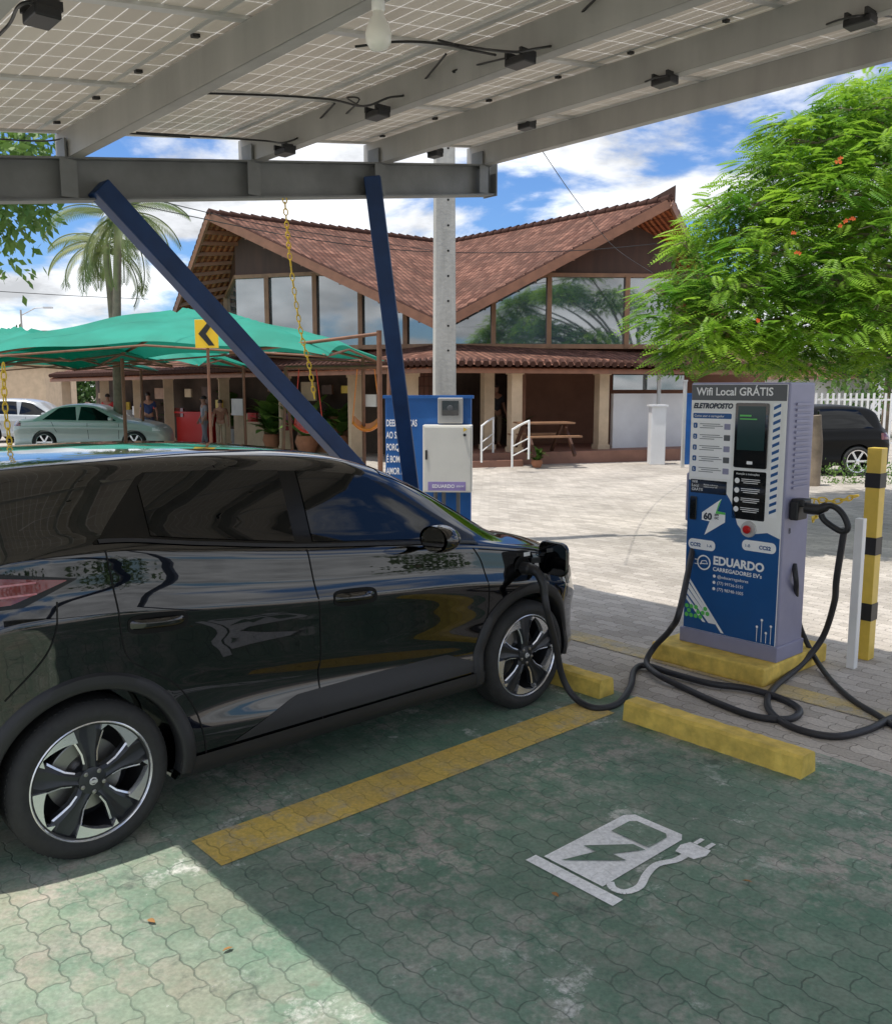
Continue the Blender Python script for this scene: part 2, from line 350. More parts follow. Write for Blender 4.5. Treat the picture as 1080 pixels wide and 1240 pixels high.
# ================= GROUND
g=MB();g.sheet([(-400,-60),(400,-60),(400,700),(-400,700)],0);struct(g.build('ground',M['pave']))
def ab(pts): return [(W(a,b).x,W(a,b).y) for a,b in pts]
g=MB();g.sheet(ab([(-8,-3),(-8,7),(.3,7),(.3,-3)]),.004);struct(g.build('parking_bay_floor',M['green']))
g=MB();g.sheet(ab([(-2.52,-.19),(-2.52,.07),(-.02,.07),(-.02,-.19)]),.008)
g.sheet(ab([(-2.52,-2.95),(-2.52,-2.7),(-.02,-2.7),(-.02,-2.95)]),.008);struct(g.build('bay_divider_marking',M['yellow']))
g=MB();g.sheet(ab([(.98,-3),(.98,7),(1.2,7),(1.2,-3)]),.004);struct(g.build('bay_front_marking',M['faded']))
ic=MB()
def icq(x0,y0,x1,y1,z=.008,mi=0): ic.sheet(ab([(-1.6+y0,.84+x0),(-1.6+y0,.84+x1),(-1.6+y1,.84+x1),(-1.6+y1,.84+x0)]),z,mi=mi)
def icp(p,z=.008,mi=0): ic.sheet(ab([(-1.6+y,.84+x) for x,y in p]),z,mi=mi)
icq(0,0,.43,.06);icp([(.03,.075),(.325,.075),(.325,.60),(.30,.64),(.06,.64),(.03,.60)])
icp([(.085,.44),(.275,.44),(.275,.565),(.255,.59),(.105,.59),(.085,.565)],.012,1)
icp([(.215,.415),(.085,.255),(.15,.255),(.10,.10),(.275,.29),(.205,.29),(.275,.415)],.012,1)
hp=catmull([(.325,.12,0),(.36,.095,0),(.405,.11,0),(.418,.18,0),(.385,.27,0),(.37,.36,0),(.40,.44,0),(.405,.50,0)],5)
for i in range(len(hp)-1):
    p,q=hp[i],hp[i+1];d=(q-p).normalized();nn=Vector((-d.y,d.x,0))*.016
    e=d*.0015
    icp([(p-e+nn)[:2],(p-e-nn)[:2],(q+nn*-1)[:2],(q+nn)[:2]],.008 if i%2 else .0085)
icp([(.36,.50),(.445,.50),(.465,.56),(.455,.61),(.36,.61),(.345,.56)],.009);icq(.370,.613,.390,.67,.009);icq(.422,.613,.442,.67,.009)
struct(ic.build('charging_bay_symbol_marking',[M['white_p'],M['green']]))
def wheelstop(a0,b0,L_,label,rz=RV):
    p=W(a0,b0);m=MB()
    prof=[(0,0),(.15,0),(.14,.10),(.125,.115),(.025,.115),(.01,.10)]
    n=30;rows=[]
    for i in range(n+1):
        x=L_*i/n;rows.append([(x,y+random.uniform(-.003,.003),z+(random.uniform(-.004,.001) if z>0 else 0)) for y,z in prof+prof[:1]])
    m.grid(rows,flip=True);m.add([rows[0][i] for i in range(6)],[(0,1,2,3,4,5)]);m.add([rows[-1][i] for i in range(6)],[(5,4,3,2,1,0)])
    o=m.build('wheel_stop',M['curb'],loc=p,rz=rz);return tag(o,label,'wheel stop')
wheelstop(-.07,.165,1.05,'chipped yellow concrete wheel stop at the head of the empty green bay')
wheelstop(.10,-1.2,1.06,'yellow wheel stop half hidden behind the black car\'s front wheel')
p0=W(1.03,.42)
m=MB();m.prism([(-.84,0),(.0,0),(.0,.86),(-.84,.86)],0,.125)
tag(m.build('concrete_plinth',M['curb'],loc=p0,rz=RV,bev=.012),'square yellow painted concrete plinth carrying the charging station','plinth')
for px,py,l in ((183,1116,'dry orange leaf lying on the sunlit pavers, nearer the left edge'),(276,1150,'dry leaf lying on the sunlit pavers beside the shadow edge'),(672,1084,'small dry leaf lying just left of the painted symbol'),(905,1068,'small dry leaf lying right of the painted symbol')):
    p=G(px,py,.012);m=MB();a=random.random()*6;k=.7;pts=[(-.028*k,0,0),(-.01*k,.012*k,.006),(.012*k,.010*k,.008),(.03*k,0,.002),(.012*k,-.011*k,.004),(-.01*k,-.012*k,.003)];m.add(pts,[(0,1,2,3,4,5)]);tag(m.build('fallen_leaf',M['dryleaf'],loc=p,rz=a),l,'leaf')
# ================= CHARGER
ch=empty('charging_station','tall white and navy electric car charger with screen, standing on the yellow plinth','charging station',p0+U*.19+V*-.02+Vector((0,0,.125)),RV)
CW=.70;CD=.33;CH=1.78
def cx(x): return -CW+x
m=MB();m.box((-CW/2,CD/2,CH/2+.03),(CW,CD,CH-.06));m.build('casing',M['lilac'],ch,bev=.012)
m=MB();m.box((-CW/2,CD/2-.006,.05),(CW+.02,CD+.03,.10));m.build('base_skirt',M['lilac'],ch,bev=.006)
m=MB();m.prism([(cx(.012),.10),(cx(CW-.012),.10),(cx(CW-.012),CH-.012),(cx(.012),CH-.012)],0,.010,Matrix.Rotation(pi/2,4,'X'))
fp=m.build('front_panel',M['white'],ch,bev=.004)
def decal(name,poly,mt,lay=1,par=None):
    m=MB();y=-.010-.0012*lay;m.add([(cx(x),y,z) for x,z in poly],[tuple(range(len(poly)))]);return m.build(name,mt,par or fp)
def rect(x0,z0,x1,z1): return [(x0,z0),(x1,z0),(x1,z1),(x0,z1)]
def rr(x0,z0,x1,z1,r,n=5):
    o=[]
    for (cx_,cz_,a0) in ((x1-r,z0+r,-90),(x1-r,z1-r,0),(x0+r,z1-r,90),(x0+r,z0+r,180)):
        for i in range(n+1): a=R(a0+90*i/n);o.append((cx_+r*cos(a),cz_+r*sin(a)))
    return o
decal('navy_graphic',[(.014,.104),(CW-.014,.104),(CW-.014,.80),(.60,.83),(.45,.80),(.39,.86),(.34,1.0),(.27,1.10),(.014,1.13)],M['navy'])
decal('header_panel',rect(.014,1.665,CW-.014,CH-.014),M['grey'])
text('Wifi Local GRÁTIS',.072,M['text'],fp,FM(cx(.05),-.0125,1.698),off=.0012,sx=.98)
text('ELETROPOSTO',.046,M['textd'],fp,FM(cx(.03),-.0125,1.613),off=.0022,sx=.93,shear=.25)
decal('instruction_panel',rr(.02,1.15,.325,1.59,.015),M['text'])
decal('instruction_heading',rr(.03,1.545,.315,1.58,.008),M['navy'],2)
text('Como usar o carregador',.022,M['text'],fp,FM(cx(.04),-.0145,1.555))
for i in range(5):
    z=1.515-i*.073
    decal('step_badge',rr(.035,z-.035,.065,z,.008),M['navy'],2)
    text(str(i+1),.026,M['text'],fp,FM(cx(.043),-.0145,z-.028),name='step_number')
    for k in range(3): m=MB();m.box((cx(.16+.02*(k%2)-.02*(k==2)),-.0128,z-.006-k*.013),(.15-.04*(k==2),.001,.004));m.build('instruction_text_line',M['grey'],fp)
    decal('step_picture',rr(.265,z-.04,.31,z-.002,.004),M['grey' if i%2 else 'lilac'],2)
m=MB();m.prism(rr(cx(.345),1.235,cx(.575),1.65,.012),.0105,.020,Matrix.Rotation(pi/2,4,'X'));sb=m.build('display_bezel',M['screen'],ch,bev=.002)
mt_,nt_,b_=newmat('display_image');b_.inputs['Base Color'].default_value=(.02,.05,.05,1);b_.inputs['Roughness'].default_value=.15
m=MB();m.add([(cx(x),-.0215,z) for x,z in rect(.365,1.35,.555,1.63)],[(0,1,2,3)]);dsp=m.build('display',mt_,sb)
m=MB();m.add([(cx(x),-.0225,z) for x,z in rect(.38,1.565,.46,1.575)],[(0,1,2,3)]);m.build('display_line',M['lime'],sb)
m=MB();m.add([(cx(x),-.0225,z) for x,z in rect(.38,1.545,.50,1.552)],[(0,1,2,3)]);m.build('display_line',M['lime'],sb)
m=MB();m.add([(cx(x),-.0215,z) for x,z in rr(.44,1.26,.48,1.28,.004)],[tuple(range(24))]);m.build('card_symbol',M['text'],sb)
decal('safety_panel',rr(.345,.90,.575,1.215,.01),M['screen'])
text('Atenção e instruções',.019,M['text'],fp,FM(cx(.365),-.0132,1.19))
for i in range(4):
    z=1.15-i*.062
    m=MB();m.lathe([(.0001,0),(.018,0)],16,Matrix.Translation((cx(.375),-.0132,z))@Matrix.Rotation(pi/2,4,'X'));m.build('round_pictogram',M['text'],fp)
    for k in range(3): m=MB();m.box((cx(.47),-.0130,z+.012-k*.012),(.13-.03*(k==2),.001,.004));m.build('safety_text_line',M['text'],fp)
decal('stripe_column',rect(.60,.93,.655,1.65),M['text'])
for i in range(15):
    z=.95+i*.047;decal('blue_slash',[(.604,z),(.651,z+.022),(.651,z+.042),(.604,z+.02)],M['navy'],2)
decal('wifi_label',rr(.03,1.045,.30,1.135,.004),M['screen'],2)
text('Wifi\nLocal\nGRÁTIS',.026,M['text'],fp,FM(cx(.04),-.0145,1.112),sx=1)
text('Aponte a câmera e\nconecte-se ao wifi',.014,M['text'],fp,FM(cx(.13),-.0145,1.10))
m=MB();m.prism(rr(cx(.035),.86,cx(.085),1.02,.01),.0115,.022,Matrix.Rotation(pi/2,4,'X'));m.build('card_reader',M['screen'],ch,bev=.002)
decal('card_reader_text',rect(.05,.95,.07,.99),M['text'],9)
decal('bolt_emblem',[(.27,1.02),(.125,.915),(.125,.865),(.185,.86),(.15,.765),(.30,.865),(.30,.93),(.24,.935)],M['text'],2)
decal('bolt_emblem_edge',[(.27,1.02),(.24,.935),(.30,.93),(.30,.915),(.228,.918),(.25,.99)],M['lime'],3)
text('60',.062,M['textd'],fp,FM(cx(.14),-.0150,.872),off=.0025);text('kW\nDC',.022,M['textd'],fp,FM(cx(.222),-.0150,.902),off=.0005)
decal('connector_label',rr(.03,.66,.235,.73,.03),M['text'],2);text('CCS2',.034,M['navy'],fp,FM(cx(.045),-.0145,.68),off=.001);text('1-A',.028,M['navy'],fp,FM(cx(.17),-.0145,.683))
decal('connector_label',rr(.43,.70,.665,.77,.03),M['text'],2);text('1-B',.028,M['navy'],fp,FM(cx(.45),-.0145,.723));text('CCS2',.034,M['navy'],fp,FM(cx(.55),-.0145,.72),off=.001)
m=MB();m.lathe([(.0001,.012),(.05,.012),(.055,0)],24,Matrix.Translation((cx(.47),-.0105,.84))@Matrix.Rotation(pi/2,4,'X'));es=m.build('stop_button_plate',M['alu'],ch,smooth=30)
m=MB();m.lathe([(.0001,.04),(.02,.038),(.027,.03),(.027,.024),(.018,.022),(.018,.012)],24,Matrix.Translation((cx(.47),-.0105,.84))@Matrix.Rotation(pi/2,4,'X'));m.build('stop_button',M['rpush'],es,smooth=30)
m=MB();m.lathe([(.042,0),(.052,0)],28,Matrix.Translation((cx(.155),-.0132,.575))@Matrix.Rotation(pi/2,4,'X'))
m.tube([(cx(.13),-.0135,.56),(cx(.14),-.0135,.585),(cx(.17),-.0135,.59),(cx(.185),-.0135,.57),(cx(.125),-.0135,.565)],.0035,6);m.box((cx(.10),-.0132,.59),(.03,.001,.006));m.box((cx(.10),-.0132,.56),(.03,.001,.006));m.build('company_emblem',M['text'],fp)
text('EDUARDO',.078,M['text'],fp,FM(cx(.225),-.0132,.575),off=.003,sx=.98)
text("CARREGADORES EV's",.037,M['text'],fp,FM(cx(.225),-.0132,.53),off=.0008)
for i,s in enumerate(('@educarregadores','(77) 99736-5151','(77) 98748-1005')):
    z=.485-i*.043
    text(s,.029,M['text'],fp,FM(cx(.26),-.0132,z));m=MB();m.lathe([(.0001,0),(.011,0)],12,Matrix.Translation((cx(.238),-.0132,z+.009))@Matrix.Rotation(pi/2,4,'X'));m.build('contact_symbol',M['text'],fp)
for (zz,x1_,z1_,t_) in ((.475,.315,.115,.020),(.435,.255,.165,.030),(.385,.225,.165,.030),(.33,.175,.165,.022)):
    decal('white_stripe',[(.03,zz),(.03,zz-t_*1.3),(x1_-t_*.6,z1_),(x1_+t_*.5,z1_)],M['text'],2)
for i in range(5):
    for k in range(3):
        if (i*2+k)%5!=3:
            cx0=.036+i*.036+(k%2)*.018;cz0=.195+k*.031
            decal('green_hexagon',[(cx0+.0165*cos(R(60*q+30)),cz0+.0165*sin(R(60*q+30))) for q in range(6)],M['lime'],3)
for i,hh in enumerate((.09,.14,.06,.11)):
    x=.56+i*.032;decal('circuit_line',rect(x,.112,x+.004,.112+hh),M['text'],2);decal('circuit_node',rr(x-.006,.112+hh,x+.010,.128+hh,.006,3),M['text'],3)
for k in range(16): m=MB();m.box((.004,CD*.55,1.12+k*.035),(.014,CD*.6,.016));m.build('side_vent_slat',M['lilac'],ch)
m=MB();m.box((.035,CD*.35,.98),(.06,.13,.12));m.box((.05,CD*.35,1.03),(.09,.10,.05));m.build('connector_holster',M['black'],ch,bev=.01)
m=MB();m.box((-CW-.03,CD*.4,1.0),(.055,.14,.34));m.build('connector_holster',M['lilac'],ch,bev=.015)
text('B',.05,M['textd'],ch,Matrix.Translation((.003,CD*.2,.83))@Matrix.Rotation(pi/2,4,'Z')@Matrix.Rotation(pi/2,4,'X'))
CM=Matrix.Translation(ch.location)@Matrix.Rotation(RV,4,'Z')
gh=CM@Vector((.08,CD*.3,1.0))
cb=empty('charging_cable','thick black cable with plug hanging on the right side of the charging station','cable',(0,0,0))
m=MB();a=gh+V*.03
q=a+V*.08
m.tube(catmull([a-V*.02,a+V*.06,q+V*.06+Vector((0,0,.03)),q+V*.13+Vector((0,0,-.01)),q+V*.17+Vector((0,0,-.09)),q+V*.13+Vector((0,0,-.12)),q+V*.03+Vector((0,0,-.07)),q+V*.0+Vector((0,0,-.03))],5),[.036]*6+[.03]*3+[.02]*27,8)
m.build('connector_gun',M['black'],cb,smooth=50)
e=q+V*.15+Vector((0,0,-.1))
pts=[e,G(1013,700,.70),G(1010,730,.50),G(996,772,.22),G(970,805,.05),G(940,830,.018),G(929,848,.018),G(936,866,.018),G(965,883,.018),G(1010,892,.018),G(1050,884,.018),G(1085,868,.018),G(1150,845,.018)]
m=MB();m.tube(catmull(pts,8),.0205,10);m.build('cable_hose',M['cable'],cb,smooth=60)
pts=[CM@Vector((.0,.17,.62)),CM@Vector((.03,.15,.5)),G(964,735,.42),G(970,762,.25),G(984,792,.09),G(1003,820,.02),G(1030,846,.018),G(1062,866,.018),G(1090,882,.018),G(1160,900,.018)]
m=MB();m.tube(catmull(pts,8),.0175,10);m.build('cable_hose',M['cable'],cb,smooth=60)
# ================= CARS
def pchip(pts):
    x=np.array([p[0] for p in pts],float);y=np.array([p[1] for p in pts],float)
    h=np.diff(x);d=np.diff(y)/h;mm=np.zeros(len(x))
    for i in range(1,len(x)-1):
        if d[i-1]*d[i]>0:
            w1=2*h[i]+h[i-1];w2=h[i]+2*h[i-1];mm[i]=(w1+w2)/(w1/d[i-1]+w2/d[i])
    mm[0]=d[0];mm[-1]=d[-1]
    def f(t):
        t=min(max(t,x[0]),x[-1]);i=min(max(int(np.searchsorted(x,t))-1,0),len(h)-1)
        s=(t-x[i])/h[i];return float((1+2*s)*(1-s)**2*y[i]+s*(1-s)**2*h[i]*mm[i]+s*s*(3-2*s)*y[i+1]+s*s*(s-1)*h[i]*mm[i+1])
    return f
class Car:
    def __init__(s,top,belt,width,zb=.2,sculpt=False):
        s.x0=top[0][0];s.x1=top[-1][0];s.top=pchip(top);s.belt=pchip(belt);s.w=pchip(width);s.zb=zb;s.sc=sculpt
        s.prof=pchip([(0,.93),(.05,.968),(.16,.980),(.30,.965),(.44,.966),(.58,.980),(.70,.998),(.73,1.0),(.755,.992),(.82,.974),(.90,.962),(.97,.950),(1,.93)])
        s.gh=pchip([(0,1),(.04,.982),(.2,.945),(.42,.90),(.66,.845),(.82,.80),(.90,.755),(.955,.66),(.985,.45),(1,0)])
        s.yt=.93
    def zs(s,x): return min(s.belt(x),s.top(x)-.045)
    def low(s,x,z,w):
        zs=s.zs(x);y=w*s.prof((z-s.zb)/(zs-s.zb))
        if s.sc and .3<x<2.3:
            # hollow with a hard upper edge, rising towards the rear
            zc=.62-.12*(x-.3);e_=math.sin(pi*(x-.3)/2.0)**.6;dz=z-zc
            k=math.exp(-(dz/.13)**2) if dz<0 else math.exp(-(dz/.055)**2)
            y-=.030*k*e_
        return y
    def Y(s,x,z):
        zs=s.zs(x);w=s.w(x)
        if z<=zs: return s.low(x,z,w)
        t=(z-zs)/(s.top(x)-zs);return w*s.yt*s.gh(min(t,1))
    def section(s,x):
        zs=s.zs(x);zt=s.top(x);w=s.w(x);o=[(0,s.zb),(w*.6,s.zb)]
        N=60 if s.sc else 34
        for i in range(N+1): t=i/N;z=s.zb+(zs-s.zb)*t;o.append((s.low(x,z,w),z))
        for t in (.05,.12,.2,.3,.4,.5,.6,.68,.75,.81,.86,.9,.93,.955,.972,.985,.993,.998,1): o.append((w*s.yt*s.gh(t),zs+(zt-zs)*t))
        return o
    def body(s,root,mt,wx,wr,n=150,boolean=True):
        m=MB();xs=[s.x0+(s.x1-s.x0)*(.5-.5*cos(pi*i/n))*.5+(s.x1-s.x0)*i/n*.5 for i in range(n+1)];k=None
        for x in xs:
            a=s.section(x);ring=[(x,-y,z) for y,z in a]+[(x,y,z) for y,z in a[1:-1][::-1]]
            k=len(ring);m.v+=ring
        for i in range(n):
            for j in range(k):
                a=i*k+j;b=i*k+(j+1)%k;m.f.append((a,a+k,b+k,b))
        m.f.append(tuple(range(k)));m.f.append(tuple(range(n*k,(n+1)*k))[::-1]);m.m=[0]*len(m.f)
        o=m.build('body',mt,root,smooth=40)
        cu=MB()
        for x in wx:
            for sgn in (-1,1): cu.lathe([(wr,-.17),(wr,.17)],48,Matrix.Translation((x,sgn*.84,wr-.045))@Matrix.Rotation(pi/2,4,'X'),cap=True)
        c=cu.build('cutter',mt,root)
        md=o.modifiers.new('c','BOOLEAN');md.operation='DIFFERENCE';md.object=c;md.solver='EXACT'
        bpy.context.view_layer.update();dg=bpy.context.evaluated_depsgraph_get()
        me=bpy.data.meshes.new_from_object(o.evaluated_get(dg));o.modifiers.clear();o.data=me
        bpy.data.objects.remove(c)
        me.polygons.foreach_set('use_smooth',[True]*len(me.polygons));me.set_sharp_from_angle(angle=R(40))
        return o
    def patch(s,name,mt,root,x0,x1,zlo,zhi,side,off=.004,nx=30,nz=12,label=None,smooth=60):
        rows=[]
        for i in range(nx+1):
            x=x0+(x1-x0)*i/nx;a=zlo(x);b=max(zhi(x),a+.001)
            rows.append([(x,side*(s.Y(x,a+(b-a)*j/nz)+off),a+(b-a)*j/nz) for j in range(nz+1)])
        m=MB();m.grid(rows,flip=side>0);return m.build(name,mt,root,smooth=smooth,label=label)
    def seam(s,root,pts,side,wd=.006,off=.0022,name='panel_seam',mt=None):
        m=MB();pts=catmull([(x,0,z) for x,z in pts],6)
        rows=[[],[]]
        for i,p in enumerate(pts):
            d=(pts[min(i+1,len(pts)-1)]-pts[max(i-1,0)]).normalized();n_=Vector((-d.z,0,d.x))*wd*.5
            for k,q in enumerate((p+n_,p-n_)): rows[k].append((q.x,side*(s.Y(q.x,q.z)+off),q.z))
        m.grid(rows);return m.build(name,mt or M['seam'],root)
    def cap(s,name,mt,root,x0,x1,t0=.86,off=.004):
        rows=[];ts=[t0,.9,.93,.955,.975,.99,1]
        for i in range(17):
            x=x0+(x1-x0)*i/16;zs=s.zs(x);zt=s.top(x);w=s.w(x);a=[(w*s.yt*s.gh(t),zs+(zt-zs)*t+off) for t in ts]
            rows.append([(x,-y,z) for y,z in a]+[(x,y,z) for y,z in a[:-1][::-1]])
        m=MB();m.grid(rows);return m.build(name,mt,root,smooth=60)
def wheel(root,x,y,r,detail=True,side=-1,rimr=None):
    rr_=rimr or r*.755;T=Matrix.Translation((x,y,r))@Matrix.Rotation(pi/2 if side<0 else -pi/2,4,'X')
    e=pempty('wheel',root);tw=.10
    m=MB();m.lathe([(rr_-.012,-tw),(rr_+.006,-tw),(r-.03,-tw+.002),(r-.008,-tw+.02),(r,-tw+.045),(r,tw-.045),(r-.006,tw-.022),(r-.024,tw-.006),(r-.036,tw+.001),(rr_+.026,tw+.004),(rr_+.020,tw+.002),(rr_+.004,tw-.004),(rr_-.012,tw-.014)],72 if detail else 28,T)
    if detail:
        for k in range(90):
            a=2*pi*k/90;m.box((0,0,0),(.004,.009,2*tw-.075),M=T@Matrix.Rotation(a,4,'Z')@Matrix.Translation((r-.0012,0,0)))
    m.build('tyre',M['rubber'],e,smooth=35)
    m=MB();m.lathe([(rr_-.002,tw-.008),(rr_-.014,tw-.012),(rr_-.022,tw-.05),(rr_-.03,-tw+.02),(.001,-tw+.02)],48 if detail else 24,T);m.build('rim_barrel',M['clad'],e,smooth=35)
    if not detail:
        m=MB()
        for k in range(6):
            m.box((0,0,0),(rr_*.9,.045,.02),M=T@Matrix.Rotation(2*pi*k/6,4,'Z')@Matrix.Translation((rr_*.47,0,tw-.03)))
        m.lathe([(rr_,tw-.002),(rr_-.018,tw-.008)],24,T);m.lathe([(.05,tw-.01),(.001,tw-.005)],12,T);m.build('rim',M['silver'],e,smooth=35);return e
    m=MB();m.lathe([(.15,-.02),(.15,0),(.06,0),(.06,.02),(.001,.02)],40,T);m.build('brake_disc',M['disc'],e,smooth=35)
    m=MB();m.prism([(.10*cos(R(a)),.10*sin(R(a))) for a in range(100,171,10)]+[(.165*cos(R(a)),.165*sin(R(a))) for a in range(170,99,-10)],.0,.04,T);m.build('brake_caliper',M['disc'],e,bev=.004)
    sp_=MB();ms_=MB();r1=rr_-.006
    for k in range(5):
        A=T@Matrix.Rotation(2*pi*k/5+.35,4,'Z')
        pr=[(.03,.034,tw-.020),(.07,.028,tw-.014),(.115,.032,tw-.016),(.15,.046,tw-.019),(.19,.064,tw-.022),(r1,.050,tw-.024)]
        n=len(pr)
        vs=[(x,-h,z-.012) for x,h,z in pr]+[(x,-h*.55,z) for x,h,z in pr]+[(x,-.004,z-.006) for x,h,z in pr]+[(x,.004,z-.006) for x,h,z in pr]+[(x,h*.55,z) for x,h,z in pr]+[(x,h,z-.012) for x,h,z in pr]+[(x,h,z-.045) for x,h,z in pr]+[(x,-h,z-.045) for x,h,z in pr]
        fs=[]
        for rI in range(8):
            for i in range(n-1): a=rI*n+i;b=((rI+1)%8)*n+i;fs.append((a,a+1,b+1,b)[::-1])
        sp_.add(vs,fs,A)
        for sg,a0,a1,th in ((1,14,56,.058),(-1,14,22,.03)):
            N=8;o_=[];i_=[]
            for q in range(N+1):
                an=R(a0+(a1-a0)*q/N)*sg;t=(1-q/N)**.9
                o_.append((r1*cos(an),r1*sin(an)));ri=r1-th*t-.002;i_.append((ri*cos(an),ri*sin(an)))
            poly=o_+i_[::-1]
            if sg<0: poly=poly[::-1]
            vs=[(x_,y_,tw-.012) for x_,y_ in poly]+[(x_,y_,tw-.045) for x_,y_ in poly];n0=len(poly)
            ms_.add(vs,[tuple(range(n0))]+[(j,j+n0,(j+1)%n0+n0,(j+1)%n0) for j in range(n0)],A)
        for sg in (-1,1):
            ms_.add([(.075,sg*.029,tw-.0235),(.115,sg*.034,tw-.0255),(.152,sg*.049,tw-.0285),(.190,sg*.067,tw-.031),(.190,sg*.058,tw-.0265),(.152,sg*.041,tw-.024),(.115,sg*.027,tw-.0225),(.075,sg*.023,tw-.020)],[(0,1,6,7),(1,2,5,6),(2,3,4,5)],A)
    sp_.lathe([(.058,tw-.04),(.055,tw-.018),(.036,tw-.012),(.001,tw-.010)],24,T);sp_.build('spokes',M['rimdark'],e,smooth=25)
    ms_.lathe([(rr_+.001,tw-.004),(rr_-.003,tw-.001),(rr_-.007,tw-.006),(rr_-.008,tw-.012)],64,T);ms_.build('machined_rim_edge',M['silver'],e,smooth=30)
    for k in range(5):
        a=2*pi*k/5+.35+pi/5;m=MB();m.lathe([(.009,tw-.04),(.009,tw-.008),(.0001,tw-.006)],8,T@Matrix.Translation((.044*cos(a),.044*sin(a),0)));m.build('lug_nut',M['disc'],e,smooth=30)
    m=MB();m.box((0,0,tw-.0065),(.03,.012,.006),M=T);m.lathe([(.016,tw-.0085),(.011,tw-.006)],20,T);m.build('hub_emblem',M['alu'],e)
    return e
WB=2.52;WR=.322
car=empty('parked_car','glossy black electric hatchback parked under the solar canopy with charging plug in its fender','car',(0,0,0),TH)
cpos=Vector((-1.41,3.33,0))+U*.035-V*.895;car.location=cpos
C=Car(top=[(-.72,.62),(-.715,.85),(-.69,1.05),(-.62,1.27),(-.52,1.45),(-.44,1.535),(-.3,1.568),(.1,1.592),(.55,1.600),(1.0,1.585),(1.35,1.55),(1.6,1.485),(1.85,1.375),(2.1,1.235),(2.3,1.115),(2.42,1.055),(2.6,1.015),(2.85,.94),(3.05,.84),(3.16,.76),(3.22,.69),(3.24,.60)],
 belt=[(-.72,.9),(-.5,1.20),(-.2,1.28),(.1,1.275),(.5,1.22),(1.0,1.150),(1.5,1.10),(2.05,1.045),(2.35,.995),(2.7,.93),(3.0,.83),(3.24,.70)],
 width=[(-.72,.62),(-.70,.70),(-.64,.775),(-.5,.845),(-.3,.885),(-.1,.90),(.3,.905),(1.2,.90),(2.2,.905),(2.6,.90),(2.85,.86),(3.02,.78),(3.15,.69),(3.22,.6),(3.24,.54)],zb=.21,sculpt=True)
C.body(car,M['paint'],(0,WB),.372,n=190)
zt=lambda t:(lambda x:C.zs(x)+(C.top(x)-C.zs(x))*t)
belt=lambda d:(lambda x:C.zs(x)+d)
TT=.78
